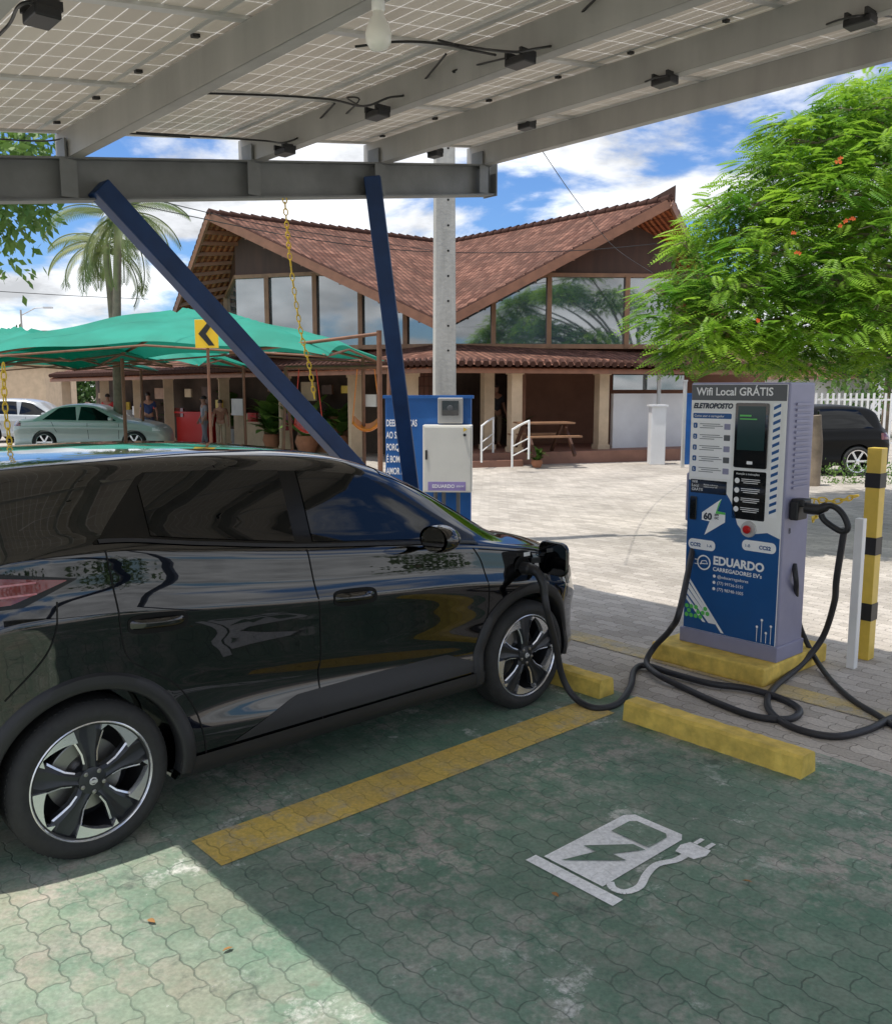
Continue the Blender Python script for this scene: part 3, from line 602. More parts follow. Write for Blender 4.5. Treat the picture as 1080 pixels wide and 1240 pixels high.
for sd_ in (-1,1):
    hi_r=lambda x:min(zt(TT)(x),C.zs(x)+.012+(x-.12)*1.15) if x<.6 else zt(TT)(x)
    hi_f=lambda x:min(zt(TT)(x),1.490-(x-1.40)*.62) if x>1.4 else zt(TT)(x)
    C.patch('window_surround',M['gloss'],car,.06,2.14,belt(-.010),lambda x:min(max(hi_r(x+.03),C.zs(x)),min(zt(TT+.025)(x),1.508-(x-1.42)*.615 if x>1.42 else 9)),sd_,off=.003,nx=60)
    C.patch('belt_trim',M['clad'],car,.08,2.12,belt(-.006),belt(.008),sd_,off=.009,nx=40,nz=2)
    C.patch('rear_door_window',M['glass'],car,.30,.985,belt(.02),hi_r,sd_,off=.008)
    C.patch('front_door_window',M['glass'],car,1.085,2.03,belt(.018),hi_f,sd_,off=.008,nx=40)
    C.seam(car,[(1.035,C.zs(1.035)-.015),(1.05,1.0),(1.075,.8),(1.09,.6),(1.09,.4),(1.085,.30)],sd_)
    C.seam(car,[(2.09,1.01),(2.14,.93),(2.17,.8),(2.19,.65),(2.17,.5),(2.12,.38),(2.06,.30)],sd_)
    C.seam(car,[(.10,1.24),(.12,1.05),(.13,.92),(.16,.80),(.25,.72),(.36,.64),(.44,.52),(.47,.40),(.48,.30)],sd_)
    C.seam(car,[(2.13,1.0),(2.4,.955),(2.7,.90),(2.93,.83)],sd_)
    C.seam(car,[(-.10,1.07),(-.12,.95),(-.17,.85),(-.30,.72)],sd_)
    C.seam(car,[(2.86,.82),(2.9,.72),(2.93,.60)],sd_)
    C.patch('sill_cladding',M['clad'],car,.36,2.16,lambda x:.215,lambda x:.310,sd_,off=.012,nz=5)
    C.patch('lower_door_accent',M['clad'],car,.62,2.10,lambda x:.320,lambda x:.320+.13*min(1,max(0,(x-.60)/.35))*(1 if x<1.9 else max(.2,1-(x-1.9)*3)),sd_,off=.0025,nz=6)
    for wx_ in (0,WB):
        rows=[];c0=.372-.045
        for i in range(49):
            a=R(-12+204*i/48);row=[]
            for (rad,off) in ((.368,-.06),(.368,.010),(.376,.018),(.40,.020),(.425,.016),(.435,.0)):
                x=wx_+rad*cos(a);z=max(c0+rad*sin(a),.215);row.append((x,sd_*(C.Y(x,max(z,.25))+off),z))
            rows.append(row)
        m=MB();m.grid(rows,flip=sd_<0);m.build('wheel_arch_trim',M['clad'],car,smooth=50)
    for hx,hz in ((.285,.925),(1.275,.875)):
        def blob(cx0,cz0,rx,rz_,dep,base,k=14,slope=-.06):
            rows=[]
            for i in range(k+1):
                rho=i/k;row=[]
                for j in range(33):
                    t=2*pi*j/32;ct,st=cos(t),sin(t);sq=(abs(ct)**4+abs(st)**4)**-.25
                    x=cx0+rx*rho*ct*sq;z=cz0+rz_*rho*st*sq+slope*(x-cx0);row.append((x,sd_*(C.Y(x,z)+base+dep*(1-rho**3)),z))
                rows.append(row)
            q=MB();q.grid(rows,flip=sd_>0);return q
        h=blob(hx,hz,.128,.042,-.001,.0025,6).build('handle_recess',M['seam'],car,smooth=60)
        blob(hx-.005,hz+.002,.115,.024,.026,.004,8).build('door_handle',M['paint'],h,smooth=60)
    C.patch('tail_light_surround',M['gloss'],car,-.62,-.02,lambda x:1.145-.080*min(1,max(0,(-.02-x)/.2)),lambda x:1.148+.052*min(1,max(0,(-.02-x)/.28)),sd_,off=.004,nx=24,nz=8)
    tl=C.patch('tail_light',M['red'],car,-.60,-.06,lambda x:1.145-.064*min(1,max(0,(-.06-x)/.2)),lambda x:1.148+.040*min(1,max(0,(-.06-x)/.28)),sd_,off=.008,nx=24,nz=8)
    for kz in (1.108,1.150): C.patch('lamp_bar',M['lens'],tl,-.58,-.17,lambda x:kz,lambda x:kz+.007,sd_,off=.0105,nx=10,nz=1)
    C.patch('headlight',M['gloss'],car,2.90,3.10,lambda x:.70,lambda x:.76,sd_,off=.003,nx=10,nz=4)
    mm_=pempty('door_mirror',car);mxx=1.72
    m=MB();T=Matrix.Translation((mxx,sd_*1.00,1.12))@Matrix.Diagonal((.10,.110,.070,1))
    m.lathe([(max(.001,(1-abs(k/8)**2.6)**.5),k/8) for k in range(-3,9)],24,T@Matrix.Rotation(pi/2,4,'Y'));m.build('mirror_housing',M['paint'],mm_,smooth=60)
    m=MB();m.lathe([(.001,0),(.97,0)],28,Matrix.Translation((mxx-.040,sd_*1.00,1.12))@Matrix.Rotation(R(6*sd_),4,'Z')@Matrix.Rotation(R(8),4,'Y')@Matrix.Diagonal((1,.102,.064,1))@Matrix.Rotation(-pi/2,4,'Y'));m.build('mirror_glass',M['mirror'],mm_)
    m=MB();m.bar((mxx+.20,sd_*.82,1.06),(mxx+.03,sd_*.95,1.09),.05,.03);m.build('mirror_arm',M['gloss'],mm_,bev=.006)
    for wx_ in (0,WB): wheel(car,wx_,sd_*(.88-.10),WR,True,sd_)
C.cap('windshield',M['glass'],car,1.62,2.36);C.cap('rear_window',M['glass'],car,-.63,-.50)
m=MB();rows=[]
for i in range(13):
    y=-.56+1.12*i/12;b=.035*(1-(y/.6)**2);rows.append([(-.30,y,1.560+b),(-.45,y,1.556+b),(-.60,y,1.53+b),(-.61,y,1.515+b),(-.5,y,1.49+b)])
m.grid(rows,flip=True);m.build('roof_spoiler',M['gloss'],car,smooth=40)
m=MB();rows=[]
for i in range(9):
    t=i/8;x=-.26+.17*t;hh=.075*(1-t)**.7+.002;rows.append([(x-.02*(1-t),-.028*(1-.3*t)*s_,z) for s_,z in ((1,1.578),(.5,1.583+hh*.6),(.0,1.583+hh),(-.5,1.583+hh*.6),(-1,1.578))])
m.grid(rows);m.add(rows[0],[(0,1,2,3,4)]);m.build('shark_fin_antenna',M['paint'],car,smooth=60)
m=MB();m.box((-.722,0,.5),(.03,1.25,.25));m.build('rear_bumper_insert',M['clad'],car,bev=.02)
PX_,PZ_=2.46,.855;py_=-(C.Y(PX_,PZ_))
m=MB();m.lathe([(.001,.0),(.055,.0),(.062,.004),(.066,.001)],24,Matrix.Translation((PX_,py_-.003,PZ_))@Matrix.Rotation(pi/2,4,'X'));m.build('charge_port',M['seam'],car,smooth=40)
T=Matrix.Translation((PX_+.14,py_-.015,PZ_+.045))@Matrix.Rotation(R(-92),4,'Z')@Matrix.Rotation(pi/2,4,'X')
m=MB();m.prism(rr(.0,-.09,.22,.105,.05),-.008,.016,T);fl=m.build('charge_flap',M['paint'],car,bev=.006)
m=MB();m.prism(rr(.02,-.07,.20,.085,.04),-.0115,-.0085,T);m.build('flap_lining',M['black'],fl)
m=MB();m.bar((PX_+.08,py_+.0,PZ_+.03),(PX_+.14,py_-.03,PZ_+.03),.02,.03);m.build('flap_hinge',M['black'],fl)
m=MB();m.box((PX_+.03,py_-.012,PZ_+.075),(.05,.003,.022));m.build('port_label',M['text'],car)
CARM=Matrix.Translation(cpos)@Matrix.Rotation(TH,4,'Z')
cb=empty('charging_cable','thick black cable plugged into the black car and coiled on the ground by the plinth','cable',(0,0,0))
pl=CARM@Vector((PX_,py_-.01,PZ_));m=MB()
m.tube(catmull([pl,pl+V*.04,pl+V*.08,pl+V*.12+Vector((0,0,-.02)),pl+V*.155+Vector((0,0,-.07)),pl+V*.165+Vector((0,0,-.13))],5),[.036]*8+[.030]*6+[.026]*7+[.023]*5,12);m.build('connector_gun',M['black'],cb,smooth=50)
pe=pl+V*.163+Vector((0,0,-.11))
pts=[pe,pe+Vector((0.02,.0,-.12)),G(672,778,.40),G(681,820,.16),G(697,846,.04),G(722,858,.018),G(748,852,.018),G(763,832,.018),G(768,812,.02),G(782,806,.03),G(815,816,.03),G(860,828,.03),G(905,834,.03),G(945,846,.02),G(968,860,.018),G(955,871,.018),G(915,868,.018),G(870,852,.018),G(830,834,.018),G(798,818,.045),G(783,803,.05),G(792,784,.14),G(812,762,.30),G(824,735,.48),CM@Vector((-CW-.02,CD*.45,.75)),CM@Vector((-CW-.03,CD*.42,.88))]
m=MB();m.tube(catmull(pts,8),.0205,10);m.build('cable_hose',M['cable'],cb,smooth=60)
# ================= CANOPY
SL=.1465;ZB=3.41
def cz(a): return ZB+SL*a
BB=-2.62
can=empty('solar_canopy','grey steel solar panel canopy on navy blue slanted struts above the parked car','canopy',(0,0,0))
def ibeam(name,p0,p1,h,wd,tf,parent,mt):
    m=MB();d=(p1-p0).normalized();s_=d.cross(Vector((0,0,1))).normalized();n_=s_.cross(d)
    m.bar(p0,p1,tf,h-2*tf);o=n_*(h/2-tf/2);m.bar(p0+o,p1+o,wd,tf);m.bar(p0-o,p1-o,wd,tf);return m.build(name,mt,parent)
ibeam('main_beam',W(-3.3,BB,cz(-3.3)),W(1.6,BB,cz(1.6)),.25,.13,.012,can,M['beamsteel'])
ibeam('main_beam',W(-3.3,6.2,cz(-3.3)),W(1.6,6.2,cz(1.6)),.25,.13,.012,can,M['beamsteel'])
m=MB();pe_=W(1.605,BB,cz(1.6));m.box(pe_,(.012,.16,.27),rz=TH);m.build('beam_end_plate',M['beamsteel'],can)
PUR=[-3.12,-2.0,-.74,.36,1.47]
PH=.165
for a in PUR:
    z=cz(a)+.125+PH/2
    m=MB();p=W(a,BB-.15,z);q=W(a,7,z);h_=Vector((0,0,PH/2-.003))
    m.bar(p,q,.006,PH);m.bar(p+U*.035+h_,q+U*.035+h_,.07,.006);m.bar(p+U*.035-h_,q+U*.035-h_,.07,.006)
    m.build('purlin',M['steel'],can)
    m=MB();m.box(W(a-.02,BB,cz(a)+.16),(.012,.13,.14),rz=TH);m.box(W(a-.01,BB+.067,cz(a)-.0),(.10,.006,.22),rz=TH);m.build('purlin_bracket',M['beamsteel'],can)
for (a1,zz) in ((-1.84,cz(-1.84)-.05),(.27,cz(.27)+.02)):
    m=MB();m.bar(W(.78,BB-.02,.62),W(a1,BB-.02+.09,zz),.125,.125);m.build('strut',M['bluesteel'],can,bev=.008)
m=MB();m.box(W(.78,BB-.02,.33),(.24,.24,.66),rz=TH);m.box(W(.78,BB-.02,.012),(.42,.42,.024),rz=TH);m.build('post_foot',M['bluesteel'],can,bev=.008)
m=MB();m.bar(W(.9,6.1,0),W(-1.6,6.15,cz(-1.6)-.1),.125,.125);m.build('strut',M['bluesteel'],can);m=MB();m.bar(W(.9,6.1,0),W(.4,6.15,cz(.4)-.1),.125,.125);m.build('strut',M['bluesteel'],can)
ang=math.atan(SL)
def make_panel(a,b,wd,ln):
    T=Matrix.Translation(W(a,b,cz(a)+.125+PH+.02))@Matrix.Rotation(TH,4,'Z')@Matrix.Rotation(-ang,4,'Y')
    m=MB();m.box((ln/2,-wd/2,.0),(ln-.02,wd-.02,.006));r_=m.build('solar_panel',M['cell'],can);r_.matrix_world=T
    m=MB()
    m.box((.0125,-wd/2,0),(.025,wd,.036));m.box((ln-.0125,-wd/2,0),(.025,wd,.036));m.box((ln/2,-.0125,0),(ln-.05,.025,.036));m.box((ln/2,-wd+.0125,0),(ln-.05,.025,.036))
    m.box((ln/2,-wd/2,.0),(.03,wd-.05,.012));m.build('panel_frame',M['alu'],r_)
    for k in (-.3,.3): m=MB();m.box((ln/2+.03,-wd/2+k,-.012),(.035,.025,.014));m.build('junction_box',M['black'],r_)
for (a0,ln) in ((-3.32,2.42),(-3.32+2.42*cos(ang)-.003,2.44)):
    for j in range(9): make_panel(a0,BB-.12+1.14*j,1.14,ln)
def onc(px,py,dz=.12):
    d=ray(px,py);o=Vector((0,0,H))
    num=ZB+SL*((o-O).dot(U))+dz-H;den=d.z-SL*d.dot(U);return o+d*(num/den)
boxes=[(50,8),(345,178),(457,132),(630,66),(805,92),(638,147),(1042,18),(527,182)]
for i,(x,y) in enumerate(boxes):
    p=onc(x,y,.125)
    s_=.7 if i in (5,7) else .85
    m=MB();m.box((0,0,-.03),(.15*s_,.10*s_,.035));r_=m.build('power_optimizer',M['black'],can,bev=.005,loc=p,rz=RV)
    for k in (-1,1): m=MB();m.box((.055*k*s_,.0,-.002),(.015,.12*s_,.03));m.build('clip',M['black'],r_)
def wire(name,pts,r,mt,label,cat='wire',n=8,group=None):
    m=MB();m.tube(catmull(pts,n),r,6);return tag(m.build(name,mt,smooth=60),label,cat,group)
wire('electric_wire',[onc(530,48,.25),onc(560,55,.2),onc(615,62,.10),onc(640,60,.1),onc(690,48,.2),onc(700,20,.24),onc(730,-10,.26)],.006,M['black'],'black wire sagging from the bulb to the electronics box on its right')
wire('electric_wire',[onc(230,112,.25),onc(330,115,.24),onc(400,120,.2),onc(440,128,.12),onc(470,118,.14),onc(500,110,.2),onc(540,65,.25)],.006,M['black'],'black wire looping through the electronics box left of centre under the canopy')
wire('electric_wire',[onc(165,160,.25),onc(250,165,.24),onc(320,170,.2),onc(345,172,.12),onc(370,160,.2),onc(405,125,.25)],.006,M['black'],'black wire running to the electronics box above the hanging chain')
wire('electric_wire',[onc(-20,60,.2),onc(10,30,.15),onc(25,5,.12),onc(60,0,.14),onc(110,-10,.24)],.006,M['black'],'black wire at the top left corner of the canopy')
wire('electric_wire',[onc(430,56,.25),onc(480,50,.24),onc(530,52,.2),onc(570,60,.2),onc(600,66,.14)],.006,M['black'],'black wire passing just below the hanging bulb')
wire('electric_wire',[onc(0,168,.26),onc(60,170,.25),onc(120,160,.24),onc(230,166,.25)],.005,M['black'],'thin black wire along the canopy edge above the left end of the beam')
wire('electric_wire',[onc(510,106,.27),onc(540,98,.2),onc(565,90,.18),onc(548,86,.2),onc(570,80,.2),onc(612,70,.14)],.005,M['black'],'short curly black wire left of the electronics box near the bulb')
wire('electric_wire',[onc(700,118,.27),onc(735,106,.2),onc(775,100,.14),onc(800,92,.11),onc(835,88,.15),onc(870,70,.25)],.005,M['black'],'black wire through the electronics box on the second purlin from the open edge')
wire('electric_wire',[onc(930,48,.27),onc(970,40,.2),onc(1015,24,.12),onc(1045,18,.11),onc(1085,20,.2)],.005,M['black'],'black wire through the electronics box at the upper right')
wire('electric_wire',[onc(400,150,.27),onc(418,138,.2),onc(435,120,.22),onc(420,118,.24),onc(436,128,.14)],.005,M['black'],'small black wire loop beside the electronics box left of centre')
bp_=onc(458,8,.1)
r_=empty('hanging_bulb','white round light bulb hanging in its socket under the canopy','light bulb',bp_)
m=MB();m.lathe([(.02,.06),(.024,.05),(.024,-.01),(.02,-.015)],16,cap=True);m.build('socket',M['white'],r_,smooth=40)
m=MB();m.lathe([(.018,-.01),(.022,-.03),(.038,-.06),(.048,-.09),(.045,-.12),(.03,-.142),(.001,-.15)],24);m.build('bulb_globe',mat('frosted_glass',(.85,.84,.78),.3,var=0),r_,smooth=60)
m=MB();m.tube([(0,0,.05),(0,0,.17)],.004,6);m.build('cord',M['black'],r_)
def chain(pts,label,pitch=.042,name='plastic_chain',mt='chain'):
    pts=catmull(pts,30);m=MB();lst=[pts[0]]
    for p in pts[1:]:
        if (p-lst[-1]).length>=pitch: lst.append(p)
    for i in range(len(lst)-1):
        d=(lst[i+1]-lst[i]).normalized();a=Vector((0,0,1)) if abs(d.z)<.9 else Vector((1,0,0));x=a.cross(d).normalized();y=d.cross(x)
        if i%2:x,y=y,-x
        c=(lst[i]+lst[i+1])/2;ring=[]
        for j in range(11):
            t=2*pi*j/10;ring.append(c+d*(pitch*.72*cos(t))+x*(pitch*.36*sin(t)))
        m.tube(ring,pitch*.11,5,cap=False)
    return tag(m.build(name,M[mt],smooth=60),label,'chain')
tp=W(-.50,BB+.05,cz(-.5)-.12)
chain([tp,D(352,320,7.0),D(364,400,7.1),D(374,440,7.15),D(381,482,7.2)],'yellow plastic chain hanging down from the main canopy beam')
chain([D(4,440,5.2),D(6,490,5.2),D(12,540,5.2),D(14,575,5.25)],'short yellow chain hanging at the left edge of the photo')
# ================= right bollards
def post(px,py,wd,h,mt,name,label,cat,bands=None):
    p=G(px,py);r_=empty(name,label,cat,p,RV);m=MB();m.box((0,0,h/2),(wd,wd,h));m.build('post_shaft',mt,r_,bev=.004)
    if bands:
        for z,t in bands:
            m=MB();m.box((0,0,z),(wd+.006,wd+.006,t));m.build('black_band',M['black'],r_)
    return r_
post(1046,797,.095,1.47,M['yel'],'striped_post','square yellow post with black bands right of the charging station','post',[(.34,.12),(.80,.12),(1.25,.10)])
post(1031,809,.055,1.02,M['white'],'slim_post','slim white square post in front of the yellow and black post','post')
chain([G(1038,600,1.13),G(1015,607,1.10),G(1000,606,1.1),G(978,603,1.12)],'yellow plastic chain strung between the charging station and yellow post',pitch=.05)
chain([G(988,606,1.10),G(990,620,1.03),G(984,630,1.0)],'loose orange end of chain hanging beside the charging station',pitch=.05)
# ================= electric cabinet group
cy=8.7
bd=empty('blue_notice_board','blue painted board with white prayer lettering behind the black car','notice board',(D(468,600,cy+.12).x,cy+.12,0),R(-6))
m=MB();m.box((.42,.02,.9),(.84,.10,1.76));m.build('board_panel',M['blue'],bd,bev=.004)
for i,s in enumerate(('DEEM GRAÇAS','AO SENHOR','PORQUE ELE','É BOM. SEU','AMOR DURA')): text(s,.092,M['text'],bd,FM(.008,-.033,1.50-i*.118),off=.002,sx=.50)
m=MB();m.box((.42,.02,1.785),(.88,.14,.03));m.build('board_cap',M['blue'],bd)
cbx=D(512,560,cy-.15).x;ec=empty('electric_cabinet','light grey metal electrical cabinet with handle mounted on the blue board','electric cabinet',(cbx,cy-.18,.88),R(-3))
m=MB();m.box((.235,.1,.32),(.47,.2,.64));m.build('cabinet_box',M['cabinet'],ec,bev=.006)
m=MB();m.box((.235,-.006,.32),(.44,.014,.61));d_=m.build('cabinet_door',M['cabinet'],ec,bev=.004)
m=MB();m.box((.035,-.018,.36),(.018,.012,.09));m.build('door_handle',M['black'],d_,bev=.002)
m=MB();m.lathe([(.014,0),(.014,.02),(.001,.02)],12,Matrix.Translation((.40,-.012,.55))@Matrix.Rotation(pi/2,4,'X'));m.build('door_lock',M['black'],d_)
m=MB();m.lathe([(.001,0),(.026,0)],3,Matrix.Translation((.40,-.014,.60))@Matrix.Rotation(pi/2,4,'X'));m.build('warning_sticker',M['yel'],d_)
m=MB();m.box((.23,-.0145,.06),(.36,.003,.085));m.build('company_sticker',mat('lilac_sticker',(.30,.24,.5),.4),d_);text('EDUARDO',.045,M['text'],d_,FM(.09,-.0172,.045),off=.001);text('60kW',.03,M['text'],d_,FM(.32,-.0172,.05))
mb_=empty('meter_box','small grey electricity meter box with dark window above the cabinet','meter box',(D(530,500,cy).x,cy-.10,1.535),R(-3))
m=MB();m.box((.12,.06,.12),(.24,.12,.245));m.build('meter_case',M['steel'],mb_,bev=.01)
m=MB();m.box((.12,-.004,.145),(.16,.012,.14));m.build('meter_window',M['screen'],mb_,bev=.004)
m=MB();m.lathe([(.028,0),(.024,.010),(.001,.012)],16,Matrix.Translation((.12,-.01,.145))@Matrix.Rotation(pi/2,4,'X'));m.build('meter_dial',M['grey'],mb_)
cr_=empty('conduit_run','grey conduit pipes running down below the electrical cabinet','pipe',(cbx,cy-.09,0))
for x in (.12,.20,.34): m=MB();m.tube([(x,0,.88),(x,0,0)],.02,8);m.build('conduit_pipe',M['grey'],cr_,smooth=60)
pp=D(538,480,10.6);r_=empty('utility_pole','tall square concrete utility pole behind the electrical cabinet','utility pole',(pp.x,10.6,0),R(8))
m=MB();m.add([(-.135,-.12,0),(.135,-.12,0),(.135,.12,0),(-.135,.12,0),(-.085,-.08,9),(.085,-.08,9),(.085,.08,9),(-.085,.08,9)],[(0,1,5,4),(1,2,6,5),(2,3,7,6),(3,0,4,7),(4,5,6,7)]);m.build('pole_shaft',M['concrete'],r_,bev=.01)
for k in range(12): z=2.3+k*.28;ww=.12-.04*z/9;m=MB();m.lathe([(.001,0),(.013,0)],10,Matrix.Translation((0.03,-ww-.004,z))@Matrix.Rotation(pi/2,4,'X'));m.build('bolt_hole',M['seam'],r_)
m=MB();m.box((0,-.01,7.6),(1.8,.09,.11));m.build('crossarm',M['wood'],r_)
tag_w='thin black overhead cable crossing the sky '
wire('overhead_cable',[D(655,180,9),D(700,245,12),D(745,300,15),D(790,330,18)],.0045,M['black'],tag_w+'down towards the tree on the right')
wire('overhead_cable',[D(-30,205,16),D(200,255,17),D(380,290,18),D(530,305,19),D(700,303,21),D(840,290,22)],.009,M['black'],tag_w+'in front of both roof gables')
wire('overhead_cable',[D(120,225,15),D(300,268,17),D(420,288,18),D(525,303,20)],.008,M['black'],tag_w+'over the left gable, upper of the pair')
wire('overhead_cable',[D(-10,352,30),D(90,358,32),D(180,362,36)],.012,M['black'],tag_w+'behind the palm at far left')
# ================= RESTAURANT
bl=empty('restaurant_building','pavilion with star shaped clay tile roof, gable glazing and shaded ground floor','building',(0,0,0))
Lp=Vector((-6.4,25,6.46));Rp=Vector((5.62,23.2,6.46));K=Vector((0,30.1,6.46));Cc=Vector((-.16,23.0,3.41));Dp=Vector((-8.8,28.6,3.41));Ep=Vector((8.7,27.5,3.41));Bk=Vector((.3,38,3.41))
tr=[(Lp,Cc,K),(Cc,Rp,K),(Dp,Lp,K),(Rp,Ep,K),(Dp,K,Bk),(K,Ep,Bk)]
m=MB();md=MB()
for t in tr:
    m.add([p+Vector((0,0,.10)) for p in t],[(0,1,2)]);md.add([p-Vector((0,0,.04)) for p in t],[(2,1,0)])
rf=m.build('roof',M['tile'],bl);slope_uv(rf);sf=md.build('roof_soffit',M['soffit'],bl);slope_uv(sf)
for p,q in ((Lp,Cc),(Cc,Rp),(Lp,Dp),(Rp,Ep)): m=MB();m.bar(p,q,.07,.22);m.build('fascia_board',M['fascia'],bl)
for p,q in ((Lp,K),(Rp,K)):
    n=26;m=MB()
    for i in range(n): a=p.lerp(q,i/n);b=p.lerp(q,(i+1.15)/n);m.tube([a+Vector((0,0,.10)),b+Vector((0,0,.08))],[.12,.09],8)
    m.build('ridge_tiles',M['tile'],rf,smooth=50)
for p,q in ((Lp,Cc),(Cc,Rp),(Rp,Ep),(Lp,Dp)):
    n=24;m=MB()
    for i in range(n): a=p.lerp(q,i/n);b=p.lerp(q,(i+1.1)/n);m.tube([a+Vector((0,.05,.12)),b+Vector((0,.05,.10))],[.08,.06],6)
    m.build('barge_tiles',M['tile'],rf,smooth=50)
m=MB();m.bar(Cc+Vector((0,.1,.13)),K+Vector((0,-.2,.115)),.16,.02);m.build('valley_gutter',M['grey'],rf)
def planez(t,x,y):
    a,b,c=t;n=(b-a).cross(c-a);return a.z-(n.x*(x-a.x)+n.y*(y-a.y))/n.z
for (p,q,tri) in ((Lp,Cc,tr[0]),(Cc,Rp,tr[1]),(Lp,Dp,tr[2])):
    for i in range(1,12):
        a=p.lerp(q,i/12);b=a.lerp(K,.28);m=MB();m.bar(a+Vector((0,0,-.10)),b+Vector((0,0,-.10)),.06,.10);m.build('rafter',M['fascia'],bl)
Cw=Vector((-.1,24.2,0));Lw=Vector((-6.0,26.2,0));Rw=Vector((6.1,24.7,0));Dw=Vector((-7.4,29.6,0));Ew=Vector((7.4,28.6,0))
def glaze(p,q,tri,fr_,zb,zg):
    N=len(fr_)-1
    for i in range(N):
        a=p.lerp(q,fr_[i]);b=p.lerp(q,fr_[i+1]);za=planez(tri,a.x,a.y)-.12;zb2=planez(tri,b.x,b.y)-.12
        ga=min(za,zg);gb=min(zb2,zg)
        w_=MB();w_.add([(a.x,a.y,zb),(b.x,b.y,zb),(b.x,b.y,max(gb,zb+.02)),(a.x,a.y,max(ga,zb+.02))],[(0,1,2,3)])
        wo=w_.build('window_pane',M['bglass'],bl)
        fr=MB();off=Vector((0,-.05,0));off2=Vector((0,-.06,0))
        if i>0: fr.bar(Vector((a.x,a.y,zb))+off2,Vector((a.x,a.y,max(ga,zb+.1)))+off2,.12,.12)
        fr.bar(Vector((a.x,a.y,max(ga,zb)))+off,Vector((b.x,b.y,max(gb,zb)))+off,.09,.10);fr.bar(Vector((a.x,a.y,zb+.03))+off,Vector((b.x,b.y,zb+.03))+off,.09,.12)
        fr.build('window_frame',M['tanwood'],wo)
        if za>zg or zb2>zg:
            m=MB();m.add([(a.x,a.y,ga),(b.x,b.y,gb),(b.x,b.y,max(zb2,gb)),(a.x,a.y,max(za,ga))],[(0,1,2,3)]);m.build('gable_boarding',M['wood'],bl)
glaze(Cw,Rw,tr[1],(0,.22,.46,.80,1),2.95,4.85);glaze(Lw,Cw,tr[0],(0,.16,.40,.62,.83,1),2.95,5.0);glaze(Dw,Lw,tr[2],(0,.5,1),2.95,5.0);glaze(Rw,Ew,tr[3],(0,.5,1),2.95,4.85)
outer=[Vector((-15,34.2,2.3)),Vector((-.3,20.9,2.42)),Vector((10,24.6,2.42))]
inner=[Vector((-14.0,36.2,2.98)),Vector((-.1,23.9,3.0)),Vector((9.6,26.9,3.0))]
m=MB();md=MB()
for i in range(2):
    m.add([outer[i],outer[i+1],inner[i+1],inner[i]],[(0,1,2,3)]);md.add([p-Vector((0,0,.09)) for p in (outer[i],outer[i+1],inner[i+1],inner[i])],[(3,2,1,0)])
sk_=m.build('veranda_roof',M['tile'],bl);slope_uv(sk_);o=md.build('veranda_soffit',M['soffit'],bl);slope_uv(o)
for i in range(2):
    m=MB();p,q=outer[i],outer[i+1];n=int((q-p).length/.2)
    for k in range(n):
        a=p.lerp(q,(k+.5)/n);b=a.lerp(inner[i].lerp(inner[i+1],(k+.5)/n),.16);m.tube([a+Vector((0,-.04,.02)),b+Vector((0,0,.03))],[.075,.06],6)
    m.build('eave_tiles',M['tile'],sk_,smooth=50)
    m=MB();m.bar(outer[i]+Vector((0,.12,-.14)),outer[i+1]+Vector((0,.12,-.14)),.08,.12);m.build('veranda_beam',M['fascia'],bl)
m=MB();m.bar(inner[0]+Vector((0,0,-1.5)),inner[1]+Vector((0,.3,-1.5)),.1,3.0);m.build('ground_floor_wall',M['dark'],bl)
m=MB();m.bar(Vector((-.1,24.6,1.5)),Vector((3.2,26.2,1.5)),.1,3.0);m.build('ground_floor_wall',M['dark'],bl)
m=MB();m.bar(Vector((2.2,25.5,1.5)),Vector((9.6,27.3,1.5)),.1,3.0);m.build('brown_wall',M['bwall'],bl)
m=MB();m.bar(Vector((2.0,23.2,1.25)),Vector((2.05,25.5,1.25)),.1,2.3);m.build('brown_wall',M['bwall'],bl)
m=MB();m.bar(Vector((4.35,23.6,1.0)),Vector((6.4,24.4,1.0)),.12,1.45);m.build('white_wall_panel',M['wwall'],bl)
m=MB();m.bar(Vector((4.35,23.55,2.05)),Vector((6.4,24.35,2.05)),.03,.45);m.build('high_window_band',M['bglass'],bl)
tv=[Vector((.55,21.5,0)),Vector((5.2,23.0,0)),Vector((9.8,24.8,0)),Vector((9.6,27.0,0)),Vector((-.2,25.2,0)),Vector((-.2,22.4,0))]
m=MB();m.prism([(p.x,p.y) for p in tv],0,.30);m.build('terrace',M['terr'],bl)
m=MB();m.prism([(.6,21.05),(1.85,21.45),(1.8,21.9),(.5,21.48)],0,.15);m.build('terrace_step',M['terr'],bl)
def column(px,Y,z0,ht,wd=.28):
    p=D(px,500,Y);m=MB();m.box((p.x,Y,z0+ht/2),(wd,wd,ht),rz=R(20));m.box((p.x,Y,z0+.06),(wd+.06,wd+.06,.12),rz=R(20));m.box((p.x,Y,z0+ht-.05),(wd+.06,wd+.06,.10),rz=R(20));m.build('column',M['cream'],bl)
for a in ((623,22.2,.3,2.0),(728,23.3,.3,2.0),(590,23.2,.3,2.2)): column(*a)
for px,Y in ((497,22.6),(430,24.6),(345,27.3),(272,29.6),(205,31.6),(168,32.8),(128,33.8),(82,35.0)): column(px,Y,0,2.25,.32)
m=MB();m.box((D(508,500,23.6).x,23.6,1.25),(1.0,.15,2.5),rz=R(-40));o=m.build('brick_pier',M['tile'],bl);slope_uv(o)
cols_=[M['red'],M['cream'],M['wood'],M['yel'],M['white'],M['rpush'],M['tanwood']]
for i in range(22):
    t=(i+.5)/22;p=outer[0].lerp(outer[1],t)+Vector((.6,1.5+.3*(i%2),0));m=MB();m.box((p.x,p.y,random.uniform(.8,1.9)),(random.uniform(.25,.8),.06,random.uniform(.2,.55)),rz=R(-42))
    m.build('menu_board',cols_[i%7],bl)
